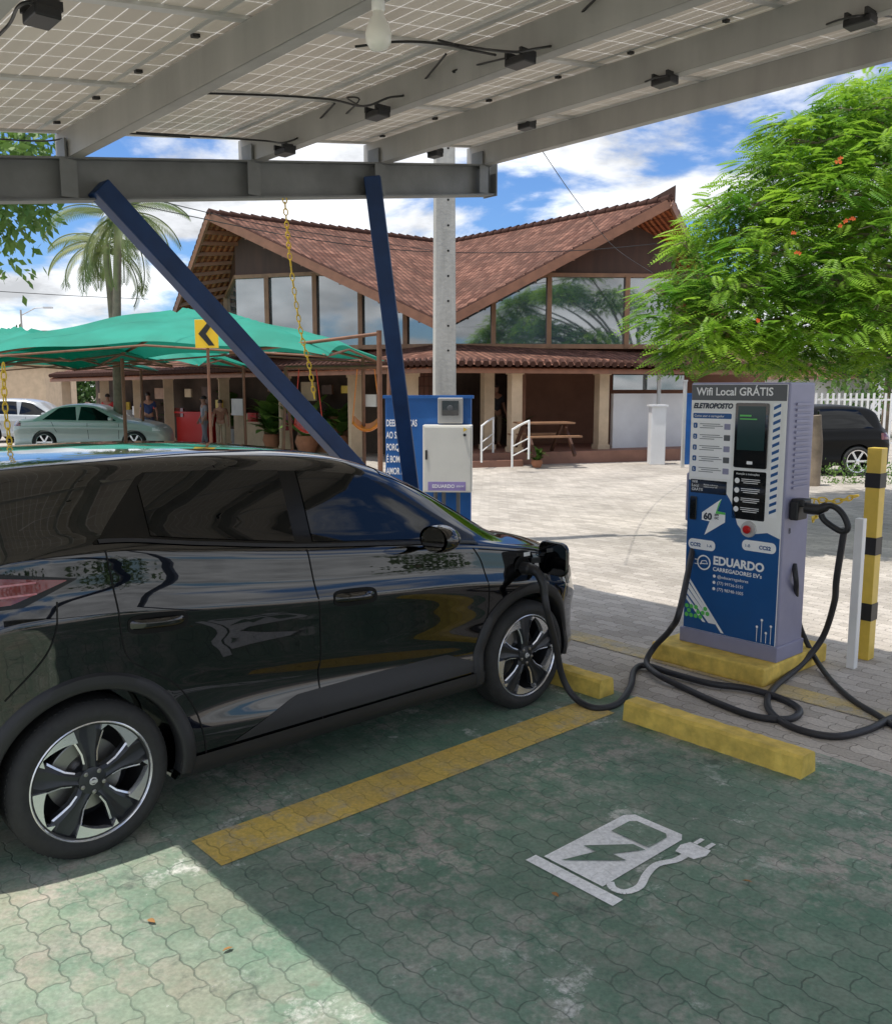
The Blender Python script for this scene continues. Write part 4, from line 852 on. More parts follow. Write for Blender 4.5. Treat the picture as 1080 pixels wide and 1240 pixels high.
for i,(px,Y) in enumerate(((390,26.6),(310,29.0),(238,31.2),(150,34.2))):
    a=D(px,500,Y);m=MB();m.box((a.x,Y,.5),(1.6,.6,1.0),rz=R(-42));m.box((a.x,Y,1.03),(1.75,.72,.06),rz=R(-42))
    tag(m.build('snack_counter',(M['tanwood'],M['cream'],M['rpush'],M['wwall'])[i]),('brown','cream','red','white')[i]+' service counter standing under the restaurant veranda','counter')
def rail(p0,p1,name_label):
    r_=empty('handrail',name_label,'handrail',(0,0,0));m=MB();h=Vector((0,0,.85))
    m.tube(catmull([p0,p0+h*.9,p0+h+ (p1-p0)*.1,p1+h-(p1-p0)*.1,p1+h*.9,p1],4),.025,8);m.build('rail_tube',M['white'],r_,smooth=60)
    for k in (.3,.55): m=MB();m.tube([p0+h*k,p1+h*k],.015,6);m.build('rail_bar',M['white'],r_,smooth=60)
rail(G(583,560,.15),G(597,548,.30),'white tubular handrail left of the terrace steps')
rail(G(620,566,.1),G(640,556,.30),'white tubular handrail right of the terrace steps')
p=G(658,549,.30);r_=empty('picnic_table','wooden picnic table with benches on the shaded terrace','table',p,R(15))
m=MB()
for k in range(4): m.box((0,-.3+k*.2,.74),(1.3,.18,.04))
m.build('tabletop',M['tanwood'],r_)
for s_ in (-1,1):
    m=MB();m.box((0,s_*.7,.44),(1.3,.26,.04));m.build('bench_seat',M['tanwood'],r_)
    for e_ in (-.5,.5): m=MB();m.bar((e_,s_*.05,.72),(e_,s_*.75,0),.06,.09);m.build('leg',M['wood'],r_)
# ================= vegetation
def quads(name,P,Q,mt,parent=None):
    n=P.shape[0];me=bpy.data.meshes.new(name);me.vertices.add(n*4);me.vertices.foreach_set('co',P.reshape(-1));me.loops.add(n*4);me.loops.foreach_set('vertex_index',np.arange(n*4));me.polygons.add(n);me.polygons.foreach_set('loop_start',np.arange(0,n*4,4));me.polygons.foreach_set('loop_total',np.full(n,4))
    me.materials.append(mt);me.update(calc_edges=True);o=bpy.data.objects.new(name,me);col.objects.link(o)
    if parent:o.parent=parent
    return o
def nrm(a): return a/np.maximum(np.linalg.norm(a,axis=-1,keepdims=True),1e-9)
def rhombs(c,d,s,l,w):
    return np.stack([c,c+d*(l*.5)[:,None]+s*(w*.5)[:,None],c+d*l[:,None],c+d*(l*.5)[:,None]-s*(w*.5)[:,None]],1)
def bush(cents,radii,n,ls,up=.3):
    out=[]
    for c,r in zip(cents,radii):
        c=np.array(c);r=np.array(r if hasattr(r,'__len__') else (r,r,r))
        k=int(n*(r.prod()**.667));v=nrm(rng.normal(size=(k,3)));rad=rng.uniform(.45,1.05,(k,1))*(1+.18*np.sin(v[:,:1]*7+c[0])*np.cos(v[:,1:2]*6))
        p=c+v*rad*r;d=nrm(v+rng.normal(size=(k,3))*.8+np.array([0,0,-up]));s=nrm(np.cross(d,rng.normal(size=(k,3))));l=rng.uniform(.6,1.3,k)*ls
        out.append(rhombs(p,d,s,l,l*.5))
    return np.concatenate(out)
def fronds(cents,rads,nper,L0,pairs=11,flat=.45):
    out=[]
    for c,r in zip(cents,rads):
        c=np.array(c);k=int(nper*r*r)
        v=nrm(rng.normal(size=(k,3)));v[:,2]*=flat;rad=rng.uniform(.2,1.0,(k,1))**.6
        p=c+v*rad*r;p[:,2]+=-.26*(np.linalg.norm(v[:,:2]*rad*r,axis=1)**2)/r*.8
        h=v.copy();h[:,2]=0;h=nrm(h+rng.normal(size=(k,3))*.35*np.array([1,1,.3]));d=nrm(h+np.array([0,0,1])*rng.uniform(-.40,.2,(k,1)))
        s=nrm(np.cross(d,np.array([0,0,1.])));s=nrm(s+rng.normal(size=(k,3))*.18)
        Ls=rng.uniform(.7,1.2,k)*L0
        for i in range(pairs):
            t=(i+.8)/pairs;base=p+d*(Ls*t)[:,None]+np.array([0,0,-1])*(Ls*t*t*.30)[:,None]
            wl=Ls*.30*math.sin(pi*min(1,.18+t*.80))
            dd=nrm(d-np.array([0,0,1])*t*.5)
            for sg in (-1,1):
                di=nrm(s*sg+dd*.45+np.array([0,0,-.12]));out.append(rhombs(base,di,nrm(np.cross(di,np.cross(d,s))),wl,np.full(k,L0*.085)))
    return np.concatenate(out)
tree=empty('flame_tree','spreading feathery bright green tree with a few orange red flowers on the right','tree',(0,0,0))
ft=[(1045,125,12.5,.85),(990,165,12.2,.8),(1080,190,11.5,1.0),(945,205,12,.75),(1010,235,11.3,.9),(1070,275,10.8,.9),(880,280,12,.7),(945,300,11,.8),(1010,330,10.6,.8),(890,345,10.8,.7),(845,330,11.6,.55),(815,380,11,.5),(860,400,10.5,.6),(930,385,10.5,.75),(1000,400,10.2,.65),(1065,370,10.3,.8),(838,428,10.8,.40),(905,425,10.6,.5),(1075,425,10.8,.6),(980,265,13.5,1.0),(925,335,13.5,.9),(1040,350,13.5,1.0),(1120,130,13,1.1),(1150,250,12,1.2),(1190,350,12.5,1.2),(1130,400,11.5,.9),(1000,190,14.5,1.0),(1200,190,14,1.3),(1080,110,14.5,1.0),(1075,330,15,1.2),(800,350,11.3,.30),(965,430,11,.5),(910,245,11.6,.45),(835,295,11.8,.32),(870,250,12.2,.38),(960,150,12.6,.5)]
cs=[D(x,y,Y) for x,y,Y,r in ft];rs=[f[3] for f in ft]
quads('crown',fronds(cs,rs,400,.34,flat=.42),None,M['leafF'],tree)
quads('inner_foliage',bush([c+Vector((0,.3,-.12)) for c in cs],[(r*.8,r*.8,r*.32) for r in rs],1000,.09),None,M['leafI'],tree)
tb=Vector((9.2,14.5,0));m=MB()
m.tube(catmull([tb,tb+Vector((-.1,0,1.2)),tb+Vector((.1,-.1,2.2))],5),[.26,.24,.23,.22,.21,.2,.2,.19,.19,.18,.18],10)
fk=tb+Vector((.1,-.1,2.15))
for i,(c,r) in enumerate(zip(cs,rs)):
    mid=fk.lerp(c,.5)+Vector((0,0,.55));pp_=catmull([fk,mid,c+Vector((0,0,-.02))],5);m.tube(pp_,[.08-.068*j/(len(pp_)-1) for j in range(len(pp_))],6)
    for k in range(5):
        a=random.uniform(0,2*pi);e=c+Vector((cos(a),sin(a),-.15))*r*.75;m.tube([c+Vector((0,0,-.08)),c.lerp(e,.5)+Vector((0,0,.03)),e],[.014,.01,.005],5)
m.build('trunk',M['ochre'],tree,smooth=60)
for (x,y,Y) in ((1015,193,10.2),(1023,268,9.7),(1033,264,9.7),(960,282,9.9),(966,306,9.8),(915,385,9.3),(1015,275,9.8),(1018,190,10.3)):
    m=MB()
    for k in range(2):
        c=D(x+random.uniform(-3,3),y+random.uniform(-3,3),Y)
        for j in range(5):
            a=2*pi*j/5+random.random();dd=Vector((cos(a),-.3,sin(a)));s_=dd.cross(Vector((0,1,0))).normalized()*.009;m.add([c,c+dd*.012+s_,c+dd*.026,c+dd*.012-s_],[(0,1,2,3)])
    m.build('blossom',M['flower'],tree)
t2=empty('broadleaf_tree','dark broad leaved tree hanging in at the upper left behind the canopy beam','tree',(0,0,0))
cl=[(-30,190,9,.8),(20,200,9.2,.45),(45,175,9,.35),(15,245,9.1,.38),(35,225,9.3,.32),(-60,260,9.5,.9),(55,262,9,.16),(-120,180,10,1.3),(0,165,9.5,.5),(10,265,9.2,.25)]
quads('crown',bush([D(a,b,c) for a,b,c,d in cl],[d for a,b,c,d in cl],900,.12,.5),None,M['leafM'],t2)
m=MB();b0=Vector((-7.5,10.5,0));m.tube(catmull([b0,b0+Vector((.1,0,2)),D(-120,200,10),D(-30,205,9.2),D(35,225,9.1)],4),[.2,.2,.19,.18,.17,.15,.13,.12,.1,.08,.07,.06,.05,.04,.03,.02,.012],8);m.build('trunk',M['ochre'],t2,smooth=60)
def palm(px,py,Y,top,lab,lean,nf=18,fl=2.3):
    hd=D(px,py,Y);r_=empty('coconut_palm',lab,'palm',(hd.x-lean,Y,0));c=hd-r_.location;m=MB()
    pts=catmull([(0,0,0),(lean*.3,0,c.z*.5),tuple(c)],6);m.tube(pts,[.15-.05*i/(len(pts)-1) for i in range(len(pts))],10)
    m.build('trunk',M['ochre'],r_,smooth=60)
    out=[];mm=MB()
    for k in range(nf):
        az=2*pi*k/nf+random.uniform(-.2,.2);el=random.uniform(-.45,1.15);ln=fl*random.uniform(.85,1.1);h=Vector((cos(az),sin(az),0));prev=c.copy();pts=[prev.copy()]
        N=22
        for i in range(N):
            e=el-1.75*(i/N)**1.1;d=h*cos(e)+Vector((0,0,sin(e)));prev=prev+d*ln/N;pts.append(prev.copy())
            s_=d.cross(Vector((0,0,1)));s_=s_.normalized() if s_.length>.1 else Vector((1,0,0))
            if i>2:
                l=.5*math.sin(pi*(.1+.88*i/N))**.6
                for sg in (-1,1):
                    for q in range(2):
                        b=prev-d*ln/N*.5*q;di=(s_*sg*.8+d*.5+Vector((0,0,-.65))).normalized();wv=d*.022
                        out.append([b-wv,b+di*l*.5-wv*.9,b+di*l,b+di*l*.5+wv*.9])
        mm.tube(pts,[.02]*(N+1),5)
    quads('fronds',np.array([[tuple(v) for v in q] for q in out]),None,M['leafP'],r_);mm.build('frond_ribs',M['leafP'],r_)
    m=MB()
    for k in range(7): a=random.random()*6.28;m.lathe([(.001,-.12),(.1,-.06),(.11,.02),(.001,.12)],8,Matrix.Translation(c+Vector((cos(a)*.2,sin(a)*.2,-.2))))
    m.build('coconut_cluster',M['leafP'],r_,smooth=60)
palm(143,262,27,0,'taller coconut palm with drooping fronds behind the green sunshades',.3,22,2.5)
palm(128,296,28,0,'shorter coconut palm just left of the taller palm',-.2,16,2.1)
def btree(px,Y,z,r,lab,mt='leafD',name='background_tree',loc=None,dens=60,ls=.28):
    p=loc or D(px,470,Y);t=empty(name,lab,'tree',(p.x,p.y,0))
    cs=[(random.uniform(-.7,.7)*r,random.uniform(-.5,.5)*r,z*.5+random.uniform(-.3,.45)*z*.8) for k in range(9)]
    quads('crown',bush(cs,[r*random.uniform(.4,.7) for _ in cs],dens,ls*max(1,r/3)),None,M[mt],t)
    m=MB();m.tube([(0,0,0),(0,0,z*.6)],[.2,.1],8);m.build('trunk',M['ochre'],t)
for i,(px,Y,z,r,l) in enumerate(((20,75,4.2,5,'far dark tree behind the silver car at left edge'),(-60,70,4.5,5,'far dark tree outside the left edge'),(95,80,4.2,5,'far dark tree behind the green sunshades'),(1075,34,5.2,3.4,'leafy tree behind the white fence at the right edge'),(1150,36,6,4,'tree beyond the right edge of the white fence'),(905,60,6,5,'distant tree behind the charging station'))): btree(px,Y,z,r,l,'leafM' if i==3 else 'leafD')
for i,(x,y,z,r,l) in enumerate(((12,-9,2.0,1.9,'nearest'),(20,-7,2.6,2.4,'second nearest'),(7,-15,2.4,2.2,'third'),(24,1,2.6,2.4,'rightmost'))): btree(0,0,z,r,l+' low tree of the unseen row added to be mirrored darkly in the car doors','leafD',loc=Vector((x,y,0)),name='unseen_reflection_tree')  # unseen trees added outside the view to darken the car's reflections
h=bush([G(1000+i*22,585) +Vector((0,0,.15)) for i in range(6)],[(.4,.35,.28)]*6,1800,.06)
tag(quads('low_hedge',h,None,M['leafM']),'low green hedge beside the parked black car at right','hedge')
def potted(px,py,Y0,h,lab,pot,kind=0,potm='white'):
    p=G(px,py) if Y0 is None else D(px,py,Y0)
    r_=empty('potted_plant',lab,'plant',p,0);m=MB();ph,pr=pot
    m.lathe([(.001,0),(pr*.65,0),(pr,ph*.6),(pr*.85,ph),(pr*.75,ph),(.001,ph-.04)],20);m.build('pot',M[potm],r_,smooth=50)
    out=[]
    for k in range(26 if kind else 60):
        az=random.uniform(0,2*pi);hh=Vector((cos(az),sin(az),0));b=Vector((0,0,ph-.03))+hh*random.uniform(0,pr*.4)+Vector((0,0,random.uniform(0,h*.5) if not kind else 0));ln=h*random.uniform(.45,.8);el=random.uniform(.4,1.4)
        s_=Vector((-sin(az),cos(az),0));wd=ln*(.10 if kind else .22);N=5;prev=b
        for i in range(N):
            e=el-1.3*(i/N)**1.5;nx=prev+(hh*cos(e)+Vector((0,0,sin(e))))*ln/N
            w0=wd*math.sin(pi*(i/N*.9+.08));w1=wd*math.sin(pi*((i+1)/N*.9+.08)) if i<N-1 else .001
            out.append([prev-s_*w0,prev+s_*w0,nx+s_*w1,nx-s_*w1]);prev=nx
    quads('leaves',np.array([[tuple(v) for v in q] for q in out]),None,M['leafM'],r_)
M['bluepot']=mat('blue_glazed_pot',(.02,.07,.3),.25)
potted(626,553,None,1.0,'tall blue vase with leafy plant beside the terrace column',(.75,.2),1,'bluepot')
potted(285,537,None,1.5,'large leafy plant in white pot left of the red swing',(.5,.35),0)
potted(215,531,None,1.2,'bushy plant in white pot behind the pale green sedan',(.4,.3),0)
potted(168,522,None,1.0,'yellow green plant in a pot near the person in navy',(.5,.25),0)
potted(650,566,None,.35,'low terracotta pot with small shrub at the terrace edge',(.18,.14),0,'terra')
potted(412,548,None,1.1,'leafy plant in terracotta pot behind the orange swing',(.5,.3),0,'terra')
potted(372,548,None,2.4,'tall fan leaved plant in pot behind the red swing',(.5,.35),1,'terra')
potted(330,543,None,1.3,'leafy plant in terracotta pot between the white pot plant and the fan leaved one',(.45,.3),0,'terra')
# ================= tents
def tent(x0,y0,sx_,sy_,ze,zp,rz,lab,posts):
    r_=empty('shade_sail_canopy',lab,'sunshade',(x0,y0,0),rz)
    N=36;rows=[]
    for i in range(N+1):
        row=[]
        for j in range(N+1):
            u=-1+2*i/N;v=-1+2*j/N;mxu=max(abs(u),abs(v));mn=min(abs(u),abs(v))
            sc1=1-.07*(1-v*v)*abs(u)**3;sc2=1-.07*(1-u*u)*abs(v)**3
            an=math.atan2(v,u)
            z=ze+(zp-ze)*(1-mxu)**.8*1.0+.28*(1-mn**2)*mxu**2*.8+.10*(mn/max(mxu,.01))**6*(1-mxu)+.022*sin(an*12)*mxu*(1-mxu)*3
            row.append((u*sx_*sc1,v*sy_*sc2,z+.025*sin(9*u+5*v)))
        rows.append(row)
    m=MB();m.grid(rows);f_=m.build('sail',M['tent'],r_,smooth=60)
    for (s1,s2) in ((-1,-1),(1,-1),(1,1),(-1,1)): m=MB();m.tube(catmull([(0,0,zp-.06),(s1*sx_*.5,s2*sy_*.5,ze+(zp-ze)*.42),(s1*sx_*.98,s2*sy_*.98,ze-.02)],4),.03,6);m.build('frame_arm',M['rust'],r_,smooth=60)
    e4=[(-1,-1),(1,-1),(1,1),(-1,1),(-1,-1)]
    for k in range(4):
        a,b=e4[k],e4[k+1];m=MB();m.tube([(a[0]*sx_*.98,a[1]*sy_*.98,ze-.03),((a[0]+b[0])/2*sx_*.93,(a[1]+b[1])/2*sy_*.93,ze+.18),(b[0]*sx_*.98,b[1]*sy_*.98,ze-.03)],.022,6);m.build('edge_bar',M['rust'],r_,smooth=60)
    for (px_,py__) in posts:
        m=MB();m.tube([(px_,py__,0),(px_,py__,ze+.1)],.04,10);m.build('post',M['rust'],r_,smooth=60)
tent(-4.9,17.8,3.3,2.3,2.42,3.38,R(-8),'large green fabric sunshade with arrow sign in front of restaurant',[(-2.6,2),(2.9,1.9)])
tent(-9.3,19.5,2.6,2.4,2.40,3.1,R(-6),'green fabric sunshade at the left edge, nearer of the two small ones',[(-2,2)])
tent(-11.8,25,3.0,2.4,2.35,3.2,R(-6),'green fabric sunshade farthest back above the silver cars',[(-2.4,2),(2.6,2)])
tent(-8.2,23.5,2.6,2.2,2.40,3.35,R(-4),'green fabric sunshade peeking out between the nearest and farthest shades',[(2.4,2)])
pq=D(459,400,15.2);r_=empty('pipe_post','rusty brown pipe post with side arm left of the navy strut','pole',(pq.x,15.2,0));m2=MB();m2.tube([(0,0,0),(0,0,pq.z)],.045,10);m2.build('upright',M['rust'],r_,smooth=50)
m2=MB();m2.tube([(0,0,pq.z-.05),(-2.6,.4,pq.z-.35)],.03,8);m2.build('side_arm',M['rust'],r_,smooth=50)
a=D(250,404,14.5);r_=empty('chevron_sign','square yellow and black left pointing chevron sign on the sunshade edge','sign',a,0)
s_=.185;m=MB();m.box((0,.01,0),(2*s_,.015,2.4*s_));m.build('sign_plate',mat('sign_yellow',(.85,.55,.02),.5,var=.03),r_,bev=.004)
m=MB();Tq=Matrix.Rotation(pi/2,4,'X');m.prism([(-.13,0),(.03,.185),(.125,.185),(-.01,0),(.125,-.185),(.03,-.185)],.0,.004,Tq);m.build('chevron',M['black'],r_)
m=MB();m.tube([(0,.05,1.2*s_),(0,.05,-a.z)],.025,8);m.build('sign_post',M['rust'],r_)
# ================= distant cars
def simple_car(name,lab,loc,rz,mt,top,belt,wx,r,win,grp=None):
    root=empty(name,lab,'car',loc,rz)
    x0=top[0][0];x1=top[-1][0]
    c=Car(top=top,belt=belt,width=[(x0,.6),(x0+.06,.72),(x0+.3,.83),(x0+.8,.86),(x1-.8,.86),(x1-.3,.80),(x1-.06,.66),(x1,.55)],zb=.22)
    c.body(root,mt,wx,r+.045,n=70)
    for s_ in (-1,1):
        for (a,b,la,lb) in win:
            hi=lambda x:min(c.zs(x)+(c.top(x)-c.zs(x))*.82,c.zs(x)+.02+max(0,x-a)*la,c.zs(x)+.02+max(0,b-x)*lb)
            c.patch('side_window',M['glass'],root,a,b,lambda x:c.zs(x)+.02,hi,s_,off=.006,nx=20,nz=6)
        for x in wx: wheel(root,x,s_*.76,r,False,s_)
        c.patch('headlight',M['white'],root,x1-.32,x1-.08,lambda x:.62,lambda x:.72,s_,off=.008,nx=6,nz=3)
        c.patch('tail_light',M['red'],root,x0+.05,x0+.3,lambda x:.78,lambda x:.92,s_,off=.008,nx=6,nz=3)
        for q in ([((wx[0]+wx[1])/2-.05,c.zs(1.1)),((wx[0]+wx[1])/2-.02,.4)],[(wx[1]-.42,c.zs(wx[1]-.42)),(wx[1]-.44,.4)],[(wx[0]+.2,c.zs(wx[0]+.2)),(wx[0]+.36,.6)]): c.seam(root,q,s_,.012)
        m=MB();m.box((wx[1]-.62,s_*.93,.98),(.12,.16,.11));m.build('door_mirror',mt,root,bev=.03)
M['sedan']=mat('pale_green_silver_paint',(.50,.54,.50),.4,.2,var=.02,coat=.5)
M['silverp']=mat('silver_paint',(.42,.44,.45),.35,.3,var=.02,coat=.6)
sedtop=[(-.95,.62),(-.93,.80),(-.88,.93),(-.6,.98),(-.38,1.0),(-.1,1.13),(.25,1.32),(.6,1.40),(1.0,1.42),(1.4,1.38),(1.75,1.22),(2.1,1.02),(2.3,.96),(2.7,.90),(3.1,.80),(3.3,.68),(3.38,.55)]
sedbelt=[(-.95,.75),(-.6,.92),(0,.94),(1,.92),(2,.90),(2.6,.84),(3.1,.74),(3.38,.6)]
simple_car('parked_car','pale green silver sedan parked side on in the left background',Vector((-11.7,26.8,0)),R(4),M['sedan'],sedtop,sedbelt,(0,2.55),.31,[(-.05,.92,.75,9),(.97,2.05,9,.55)])
htop=[(-.7,.62),(-.68,.9),(-.6,1.1),(-.45,1.38),(-.2,1.48),(.5,1.52),(1.0,1.5),(1.4,1.42),(1.8,1.2),(2.1,1.03),(2.5,.95),(2.9,.85),(3.1,.7),(3.15,.55)]
simple_car('parked_car','silver hatchback partly hidden behind the pale green sedan',Vector((-15.6,31.5,0)),R(3),M['silverp'],htop,[(-.7,.8),(-.4,.98),(1,.95),(2,.92),(2.6,.86),(3.15,.6)],(0,2.45),.31,[(-.3,.9,1.2,9),(.96,2.0,9,.6)])
simple_car('parked_car','black hatchback parked by the white fence behind the charging station',Vector((8.75,19.9,0)),R(182),M['paint2'],[(-.8,.62)]+[(-.78,.9)]+htop[2:],[(-.8,.8),(-.4,1.0),(1,.97),(2,.92),(2.6,.86),(3.15,.6)],(0,2.45),.32,[(-.35,.9,1.2,9),(.96,2.0,9,.6)])
# ================= right background
fe=empty('picket_fence','white vertical bar metal fence in the right background','fence',(0,0,0))
fa=Vector((8.2,25.5,0));fb=Vector((19,24,0))
for z in (.35,1.55): m=MB();m.bar(fa+Vector((0,0,z)),fb+Vector((0,0,z)),.03,.05);m.build('fence_rail',M['white'],fe)
n=72;fm=None
for i in range(n):
    p=fa.lerp(fb,i/(n-1))
    if fm is None:
        m=MB();m.box((0,0,.88),(.055,.03,1.7));fm=m.build('picket',M['white'],fe,loc=p-Vector((0,.03,0)))
    else:
        o=fm.copy();col.objects.link(o);o.location=p-Vector((0,.03,0))
hs=empty('white_house','low white house with red tile roof right behind the fence','house',(0,0,0))
a=D(985,480,36);m=MB();m.box((a.x,38,1.15),(4.6,4,2.3));m.build('wall',M['wwall'],hs)
m=MB();x=a.x;m.add([(x-2.6,35.6,2.2),(x+2.6,35.6,2.2),(x+2.6,38,3.0),(x-2.6,38,3.0),(x+2.6,40.4,2.2),(x-2.6,40.4,2.2)],[(0,1,2,3),(3,2,4,5),(0,3,5),(1,4,2)]);o=m.build('roof',M['tile'],hs);slope_uv(o)
hs=empty('white_shed','tall pale shed with metal roof behind the red tiled house','building',(0,0,0))
a=D(965,430,52);m=MB();m.box((a.x+1.5,54,1.95),(7,5,3.9));m.build('wall',M['wwall'],hs);m=MB();m.box((a.x+1.5,54,3.96),(7.4,5.4,.1));m.build('roof',M['steel'],hs)
hs=empty('red_roof_house','small house with red tile roof at the far left','house',(0,0,0))
a=D(-5,420,48);m=MB();m.box((a.x,50,1.6),(5,4,3.2));m.build('wall',M['cream'],hs);x=a.x
m=MB();m.add([(x-3,47.6,3.1),(x+3,47.6,3.1),(x+2.2,50,5.0),(x-2.2,50,5.0),(x+3,52.4,3.1),(x-3,52.4,3.1)],[(0,1,2,3),(3,2,4,5),(0,3,5),(1,4,2)]);o=m.build('roof',M['tile'],hs);slope_uv(o)
def simplepost(px,py,pyt,wd,mt,lab,cat='post',name='post'):
    p=G(px,py);top=D(px,pyt,p.y).z;r_=empty(name,lab,cat,p);m=MB();m.box((0,0,top/2),(wd,wd,top));m.build('shaft',mt,r_,bev=.01)
    m=MB();m.box((0,0,top+.02),(wd*1.2,wd*1.2,.04));m.build('cap',mt,r_);return r_
simplepost(794,562,492,.36,M['wwall'],'white square gate pillar at the right end of the terrace',name='gate_pillar')
simplepost(795,556,392,.09,M['alu'],'thin grey metal pole rising behind the white gate pillar','pole','metal_pole')
simplepost(826,566,462,.08,M['alu'],'thin grey metal pole left of the charging station','pole','metal_pole')
simplepost(832,562,478,.22,M['blue'],'blue square post just left of the charging station',name='blue_post')
m=MB();p=G(983,588);m.tube(catmull([p,p+Vector((.03,0,.7)),p+Vector((-.02,0,1.35))],4),[.15,.14,.13,.13,.13,.13,.12,.12,.12],10);tag(m.build('tree_stump',M['ochre'],smooth=60),'weathered trunk stub between charging station and black car','tree stump')
def lamp(px,pyt,Y,lab,arm=1):
    t=D(px,pyt,Y);r_=empty('street_lamp',lab,'street lamp',(t.x,Y,0));m=MB();m.tube([(0,0,0),(0,0,t.z)],[.09,.05],8);m.build('pole',M['concrete'],r_)
    m=MB();m.tube([(0,0,t.z-.3),(arm*.8,0,t.z+.1),(arm*1.3,0,t.z+.12)],.03,6);m.box((arm*1.5,0,t.z+.12),(.5,.18,.09));m.build('lamp_head',M['alu'],r_)
lamp(25,375,50,'street lamp with arm to the right at far left',1)
a=D(856,268,32);r_=empty('roof_antenna','small antenna mast rising behind the right gable','antenna',(a.x,32,0));m=MB();m.tube([(0,0,0),(0,0,a.z)],.04,6);m.build('mast',M['grey'],r_)
for z in (0,.2,.4): m=MB();m.box((0,0,a.z-z),(.7-z*.5,.03,.03));m.build('antenna_bar',M['grey'],r_)
def swing(px,py,Y,c,lab):
    p=D(px,py,Y);mt=mat('swing_plastic_'+lab.split()[0],c,.4);r_=empty('playground_swing',lab,'swing',p)
    rows=[]
    for i in range(11):
        t=-1+2*i/10;rows.append([(t*.30,-.15,.18*t*t),(t*.30,.0,.16*t*t-.02),(t*.30,.15,.18*t*t+.12)])
    m=MB();m.grid(rows);o=m.build('seat',mt,r_,smooth=60);sm=o.modifiers.new('s','SOLIDIFY');sm.thickness=.05
    top=2.3-p.z
    for s_ in (-1,1): m=MB();m.tube([(s_*.30,0,.19),(s_*.18,0,top)],.012,6);m.build('hanger',mt,r_)
swing(374,524,19.2,(.6,.04,.02),'red plastic swing seat hanging under the green sunshade frame')
swing(444,522,19.2,(.75,.22,.02),'orange plastic swing seat hanging near the rusty post')
a=D(345,400,19.2);b=D(470,400,19.2);r_=empty('swing_stand','brown pipe stand of the swings behind the black car','swing stand',(0,0,0));m=MB();m.tube([(a.x,19.2,2.3),(b.x,19.2,2.3)],.04,8);m.build('top_bar',M['rust'],r_,smooth=50)
for x in (a.x,b.x):
    for s_ in (-.7,.7): m=MB();m.tube([(x,19.2,2.3),(x,19.2+s_,0)],.035,8);m.build('leg',M['rust'],r_,smooth=50)
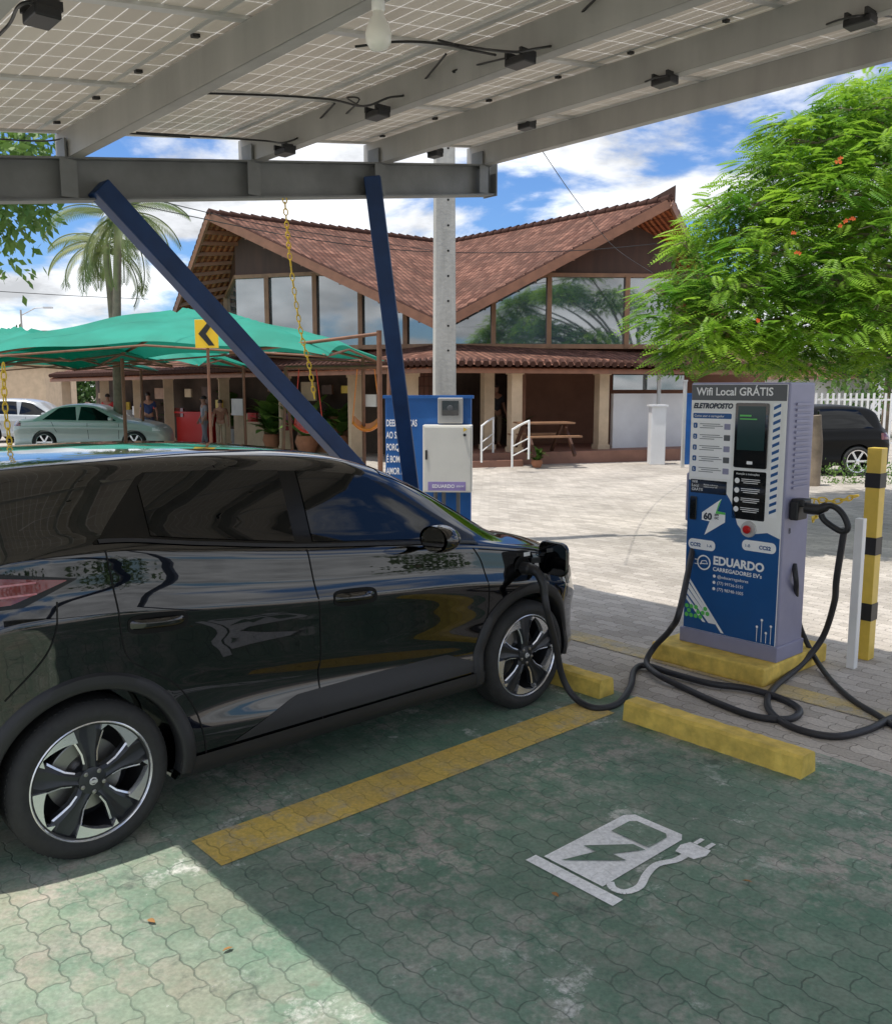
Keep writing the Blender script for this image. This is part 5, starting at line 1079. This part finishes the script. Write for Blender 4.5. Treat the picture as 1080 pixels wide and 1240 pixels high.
# ================= people
def person(loc,rz,h,shirt,pants,lab,arm=.15,skinmt='skin'):
    r_=empty('person',lab,'person',loc,rz);s=h/1.75
    def sk(name,V_,E_,Rr,mt,parent,root=0,sub=1):
        me=bpy.data.meshes.new(name);me.from_pydata([tuple(k*s for k in v) for v in V_],E_,[]);o=bpy.data.objects.new(name,me);col.objects.link(o);o.parent=parent
        o.modifiers.new('s','SKIN')
        for i,rr__ in enumerate(Rr):
            me.skin_vertices[0].data[i].radius=(rr__[0]*s,rr__[1]*s) if hasattr(rr__,'__len__') else (rr__*s,rr__*s);me.skin_vertices[0].data[i].use_root=(i==root)
        sb=o.modifiers.new('u','SUBSURF');sb.levels=sub;sb.render_levels=sub;me.materials.append(mt)
        return o
    Vs=[(0,0,.95),(0,0,1.15),(0,0,1.38),(0,.0,1.50),(0,-.02,1.58),(0,-.02,1.68)];E=[(0,1),(1,2),(2,3),(3,4),(4,5)];Rr=[(.14,.10),(.13,.09),(.15,.10),.055,(.075,.09),(.07,.085)]
    for sg in (-1,1):
        n=len(Vs);Vs+=[(sg*.10,0,.88),(sg*.11,-.02*sg,.48),(sg*.12,.04*sg,.09),(sg*.13,-.12+.04*sg,.035)];E+=[(0,n),(n,n+1),(n+1,n+2),(n+2,n+3)];Rr+=[.085,.055,.04,.035]
        n=len(Vs);Vs+=[(sg*.19,0,1.40),(sg*(.22+arm*.3),.0,1.12),(sg*(.22+arm*.4),-.12,.90),(sg*(.22+arm*.4),-.15,.84)];E+=[(2,n),(n,n+1),(n+1,n+2),(n+2,n+3)];Rr+=[.055,.04,.028,(.02,.035)]
        hb=n+3
        for f in range(5):
            n=len(Vs);b=Vs[hb];a=(f-2)*.016;ll=(.05,.075,.085,.078,.06)[f]
            Vs+=[(b[0]+a*.3,b[1]+a,b[2]-ll*.55),(b[0]+a*.3-.01*sg,b[1]+a*1.1,b[2]-ll)];E+=[(hb,n),(n,n+1)];Rr+=[.008,.007]
    sk('body',Vs,E,Rr,M[skinmt],r_)
    sk('shirt',[(0,0,.92),(0,0,1.15),(0,0,1.38),(0,0,1.46),(-.19,0,1.40),(-(.21+arm*.2),0,1.2),(.19,0,1.40),(.21+arm*.2,0,1.2)],[(0,1),(1,2),(2,3),(2,4),(4,5),(2,6),(6,7)],[(.165,.125),(.15,.115),(.17,.12),.07,.07,.06,.07,.06],shirt,r_)
    V2=[(0,0,.98)];E2=[];R2=[(.155,.115)]
    for sg in (-1,1): n=len(V2);V2+=[(sg*.10,0,.86),(sg*.11,-.02*sg,.48),(sg*.12,.04*sg,.14)];E2+=[(0,n),(n,n+1),(n+1,n+2)];R2+=[.105,.075,.06]
    sk('trousers',V2,E2,R2,pants,r_)
    m=MB();m.lathe([(max(.001,.092*math.sqrt(max(0,1-(k/6)**2))),.10*k/6) for k in range(-2,7)],16,Matrix.Translation((0,.015*s,1.67*s))@Matrix.Diagonal((s,s*1.1,s,1)));m.build('hair',M['hair'],r_,smooth=60)
    m=MB();m.box((0,-.125*s,1.635*s),(.022*s,.03*s,.03*s));m.build('nose',M[skinmt],r_,bev=.005)
cl=lambda n,c:mat(n,c,.8)
gp=lambda px,Y:(D(px,500,Y).x,Y,0)
person(gp(180,31.0),R(20),1.72,cl('navy_shirt',(.02,.04,.12)),cl('dark_jeans',(.03,.04,.07)),'person in navy shirt standing behind the pale green sedan')
person(gp(247,28.8),R(-60),1.62,cl('grey_dress',(.28,.28,.3)),cl('grey_skirt',(.2,.2,.22)),'person in light grey clothes standing by the restaurant columns')
person(gp(267,28.2),R(10),1.5,cl('brown_shirt',(.22,.1,.06)),cl('beige_shorts',(.4,.32,.22)),'shorter person in brown shirt beside the person in grey')
person(gp(131,33.5),R(0),1.65,cl('red_shirt',(.5,.03,.03)),cl('dark_trousers',(.03,.03,.035)),'person in red shirt under the veranda at left')
p=gp(600,23.9);person((p[0],p[1],.3),R(30),1.7,cl('black_shirt',(.03,.03,.035)),cl('khaki',(.2,.15,.1)),'person in black shirt standing in the shaded restaurant doorway')
print('built')
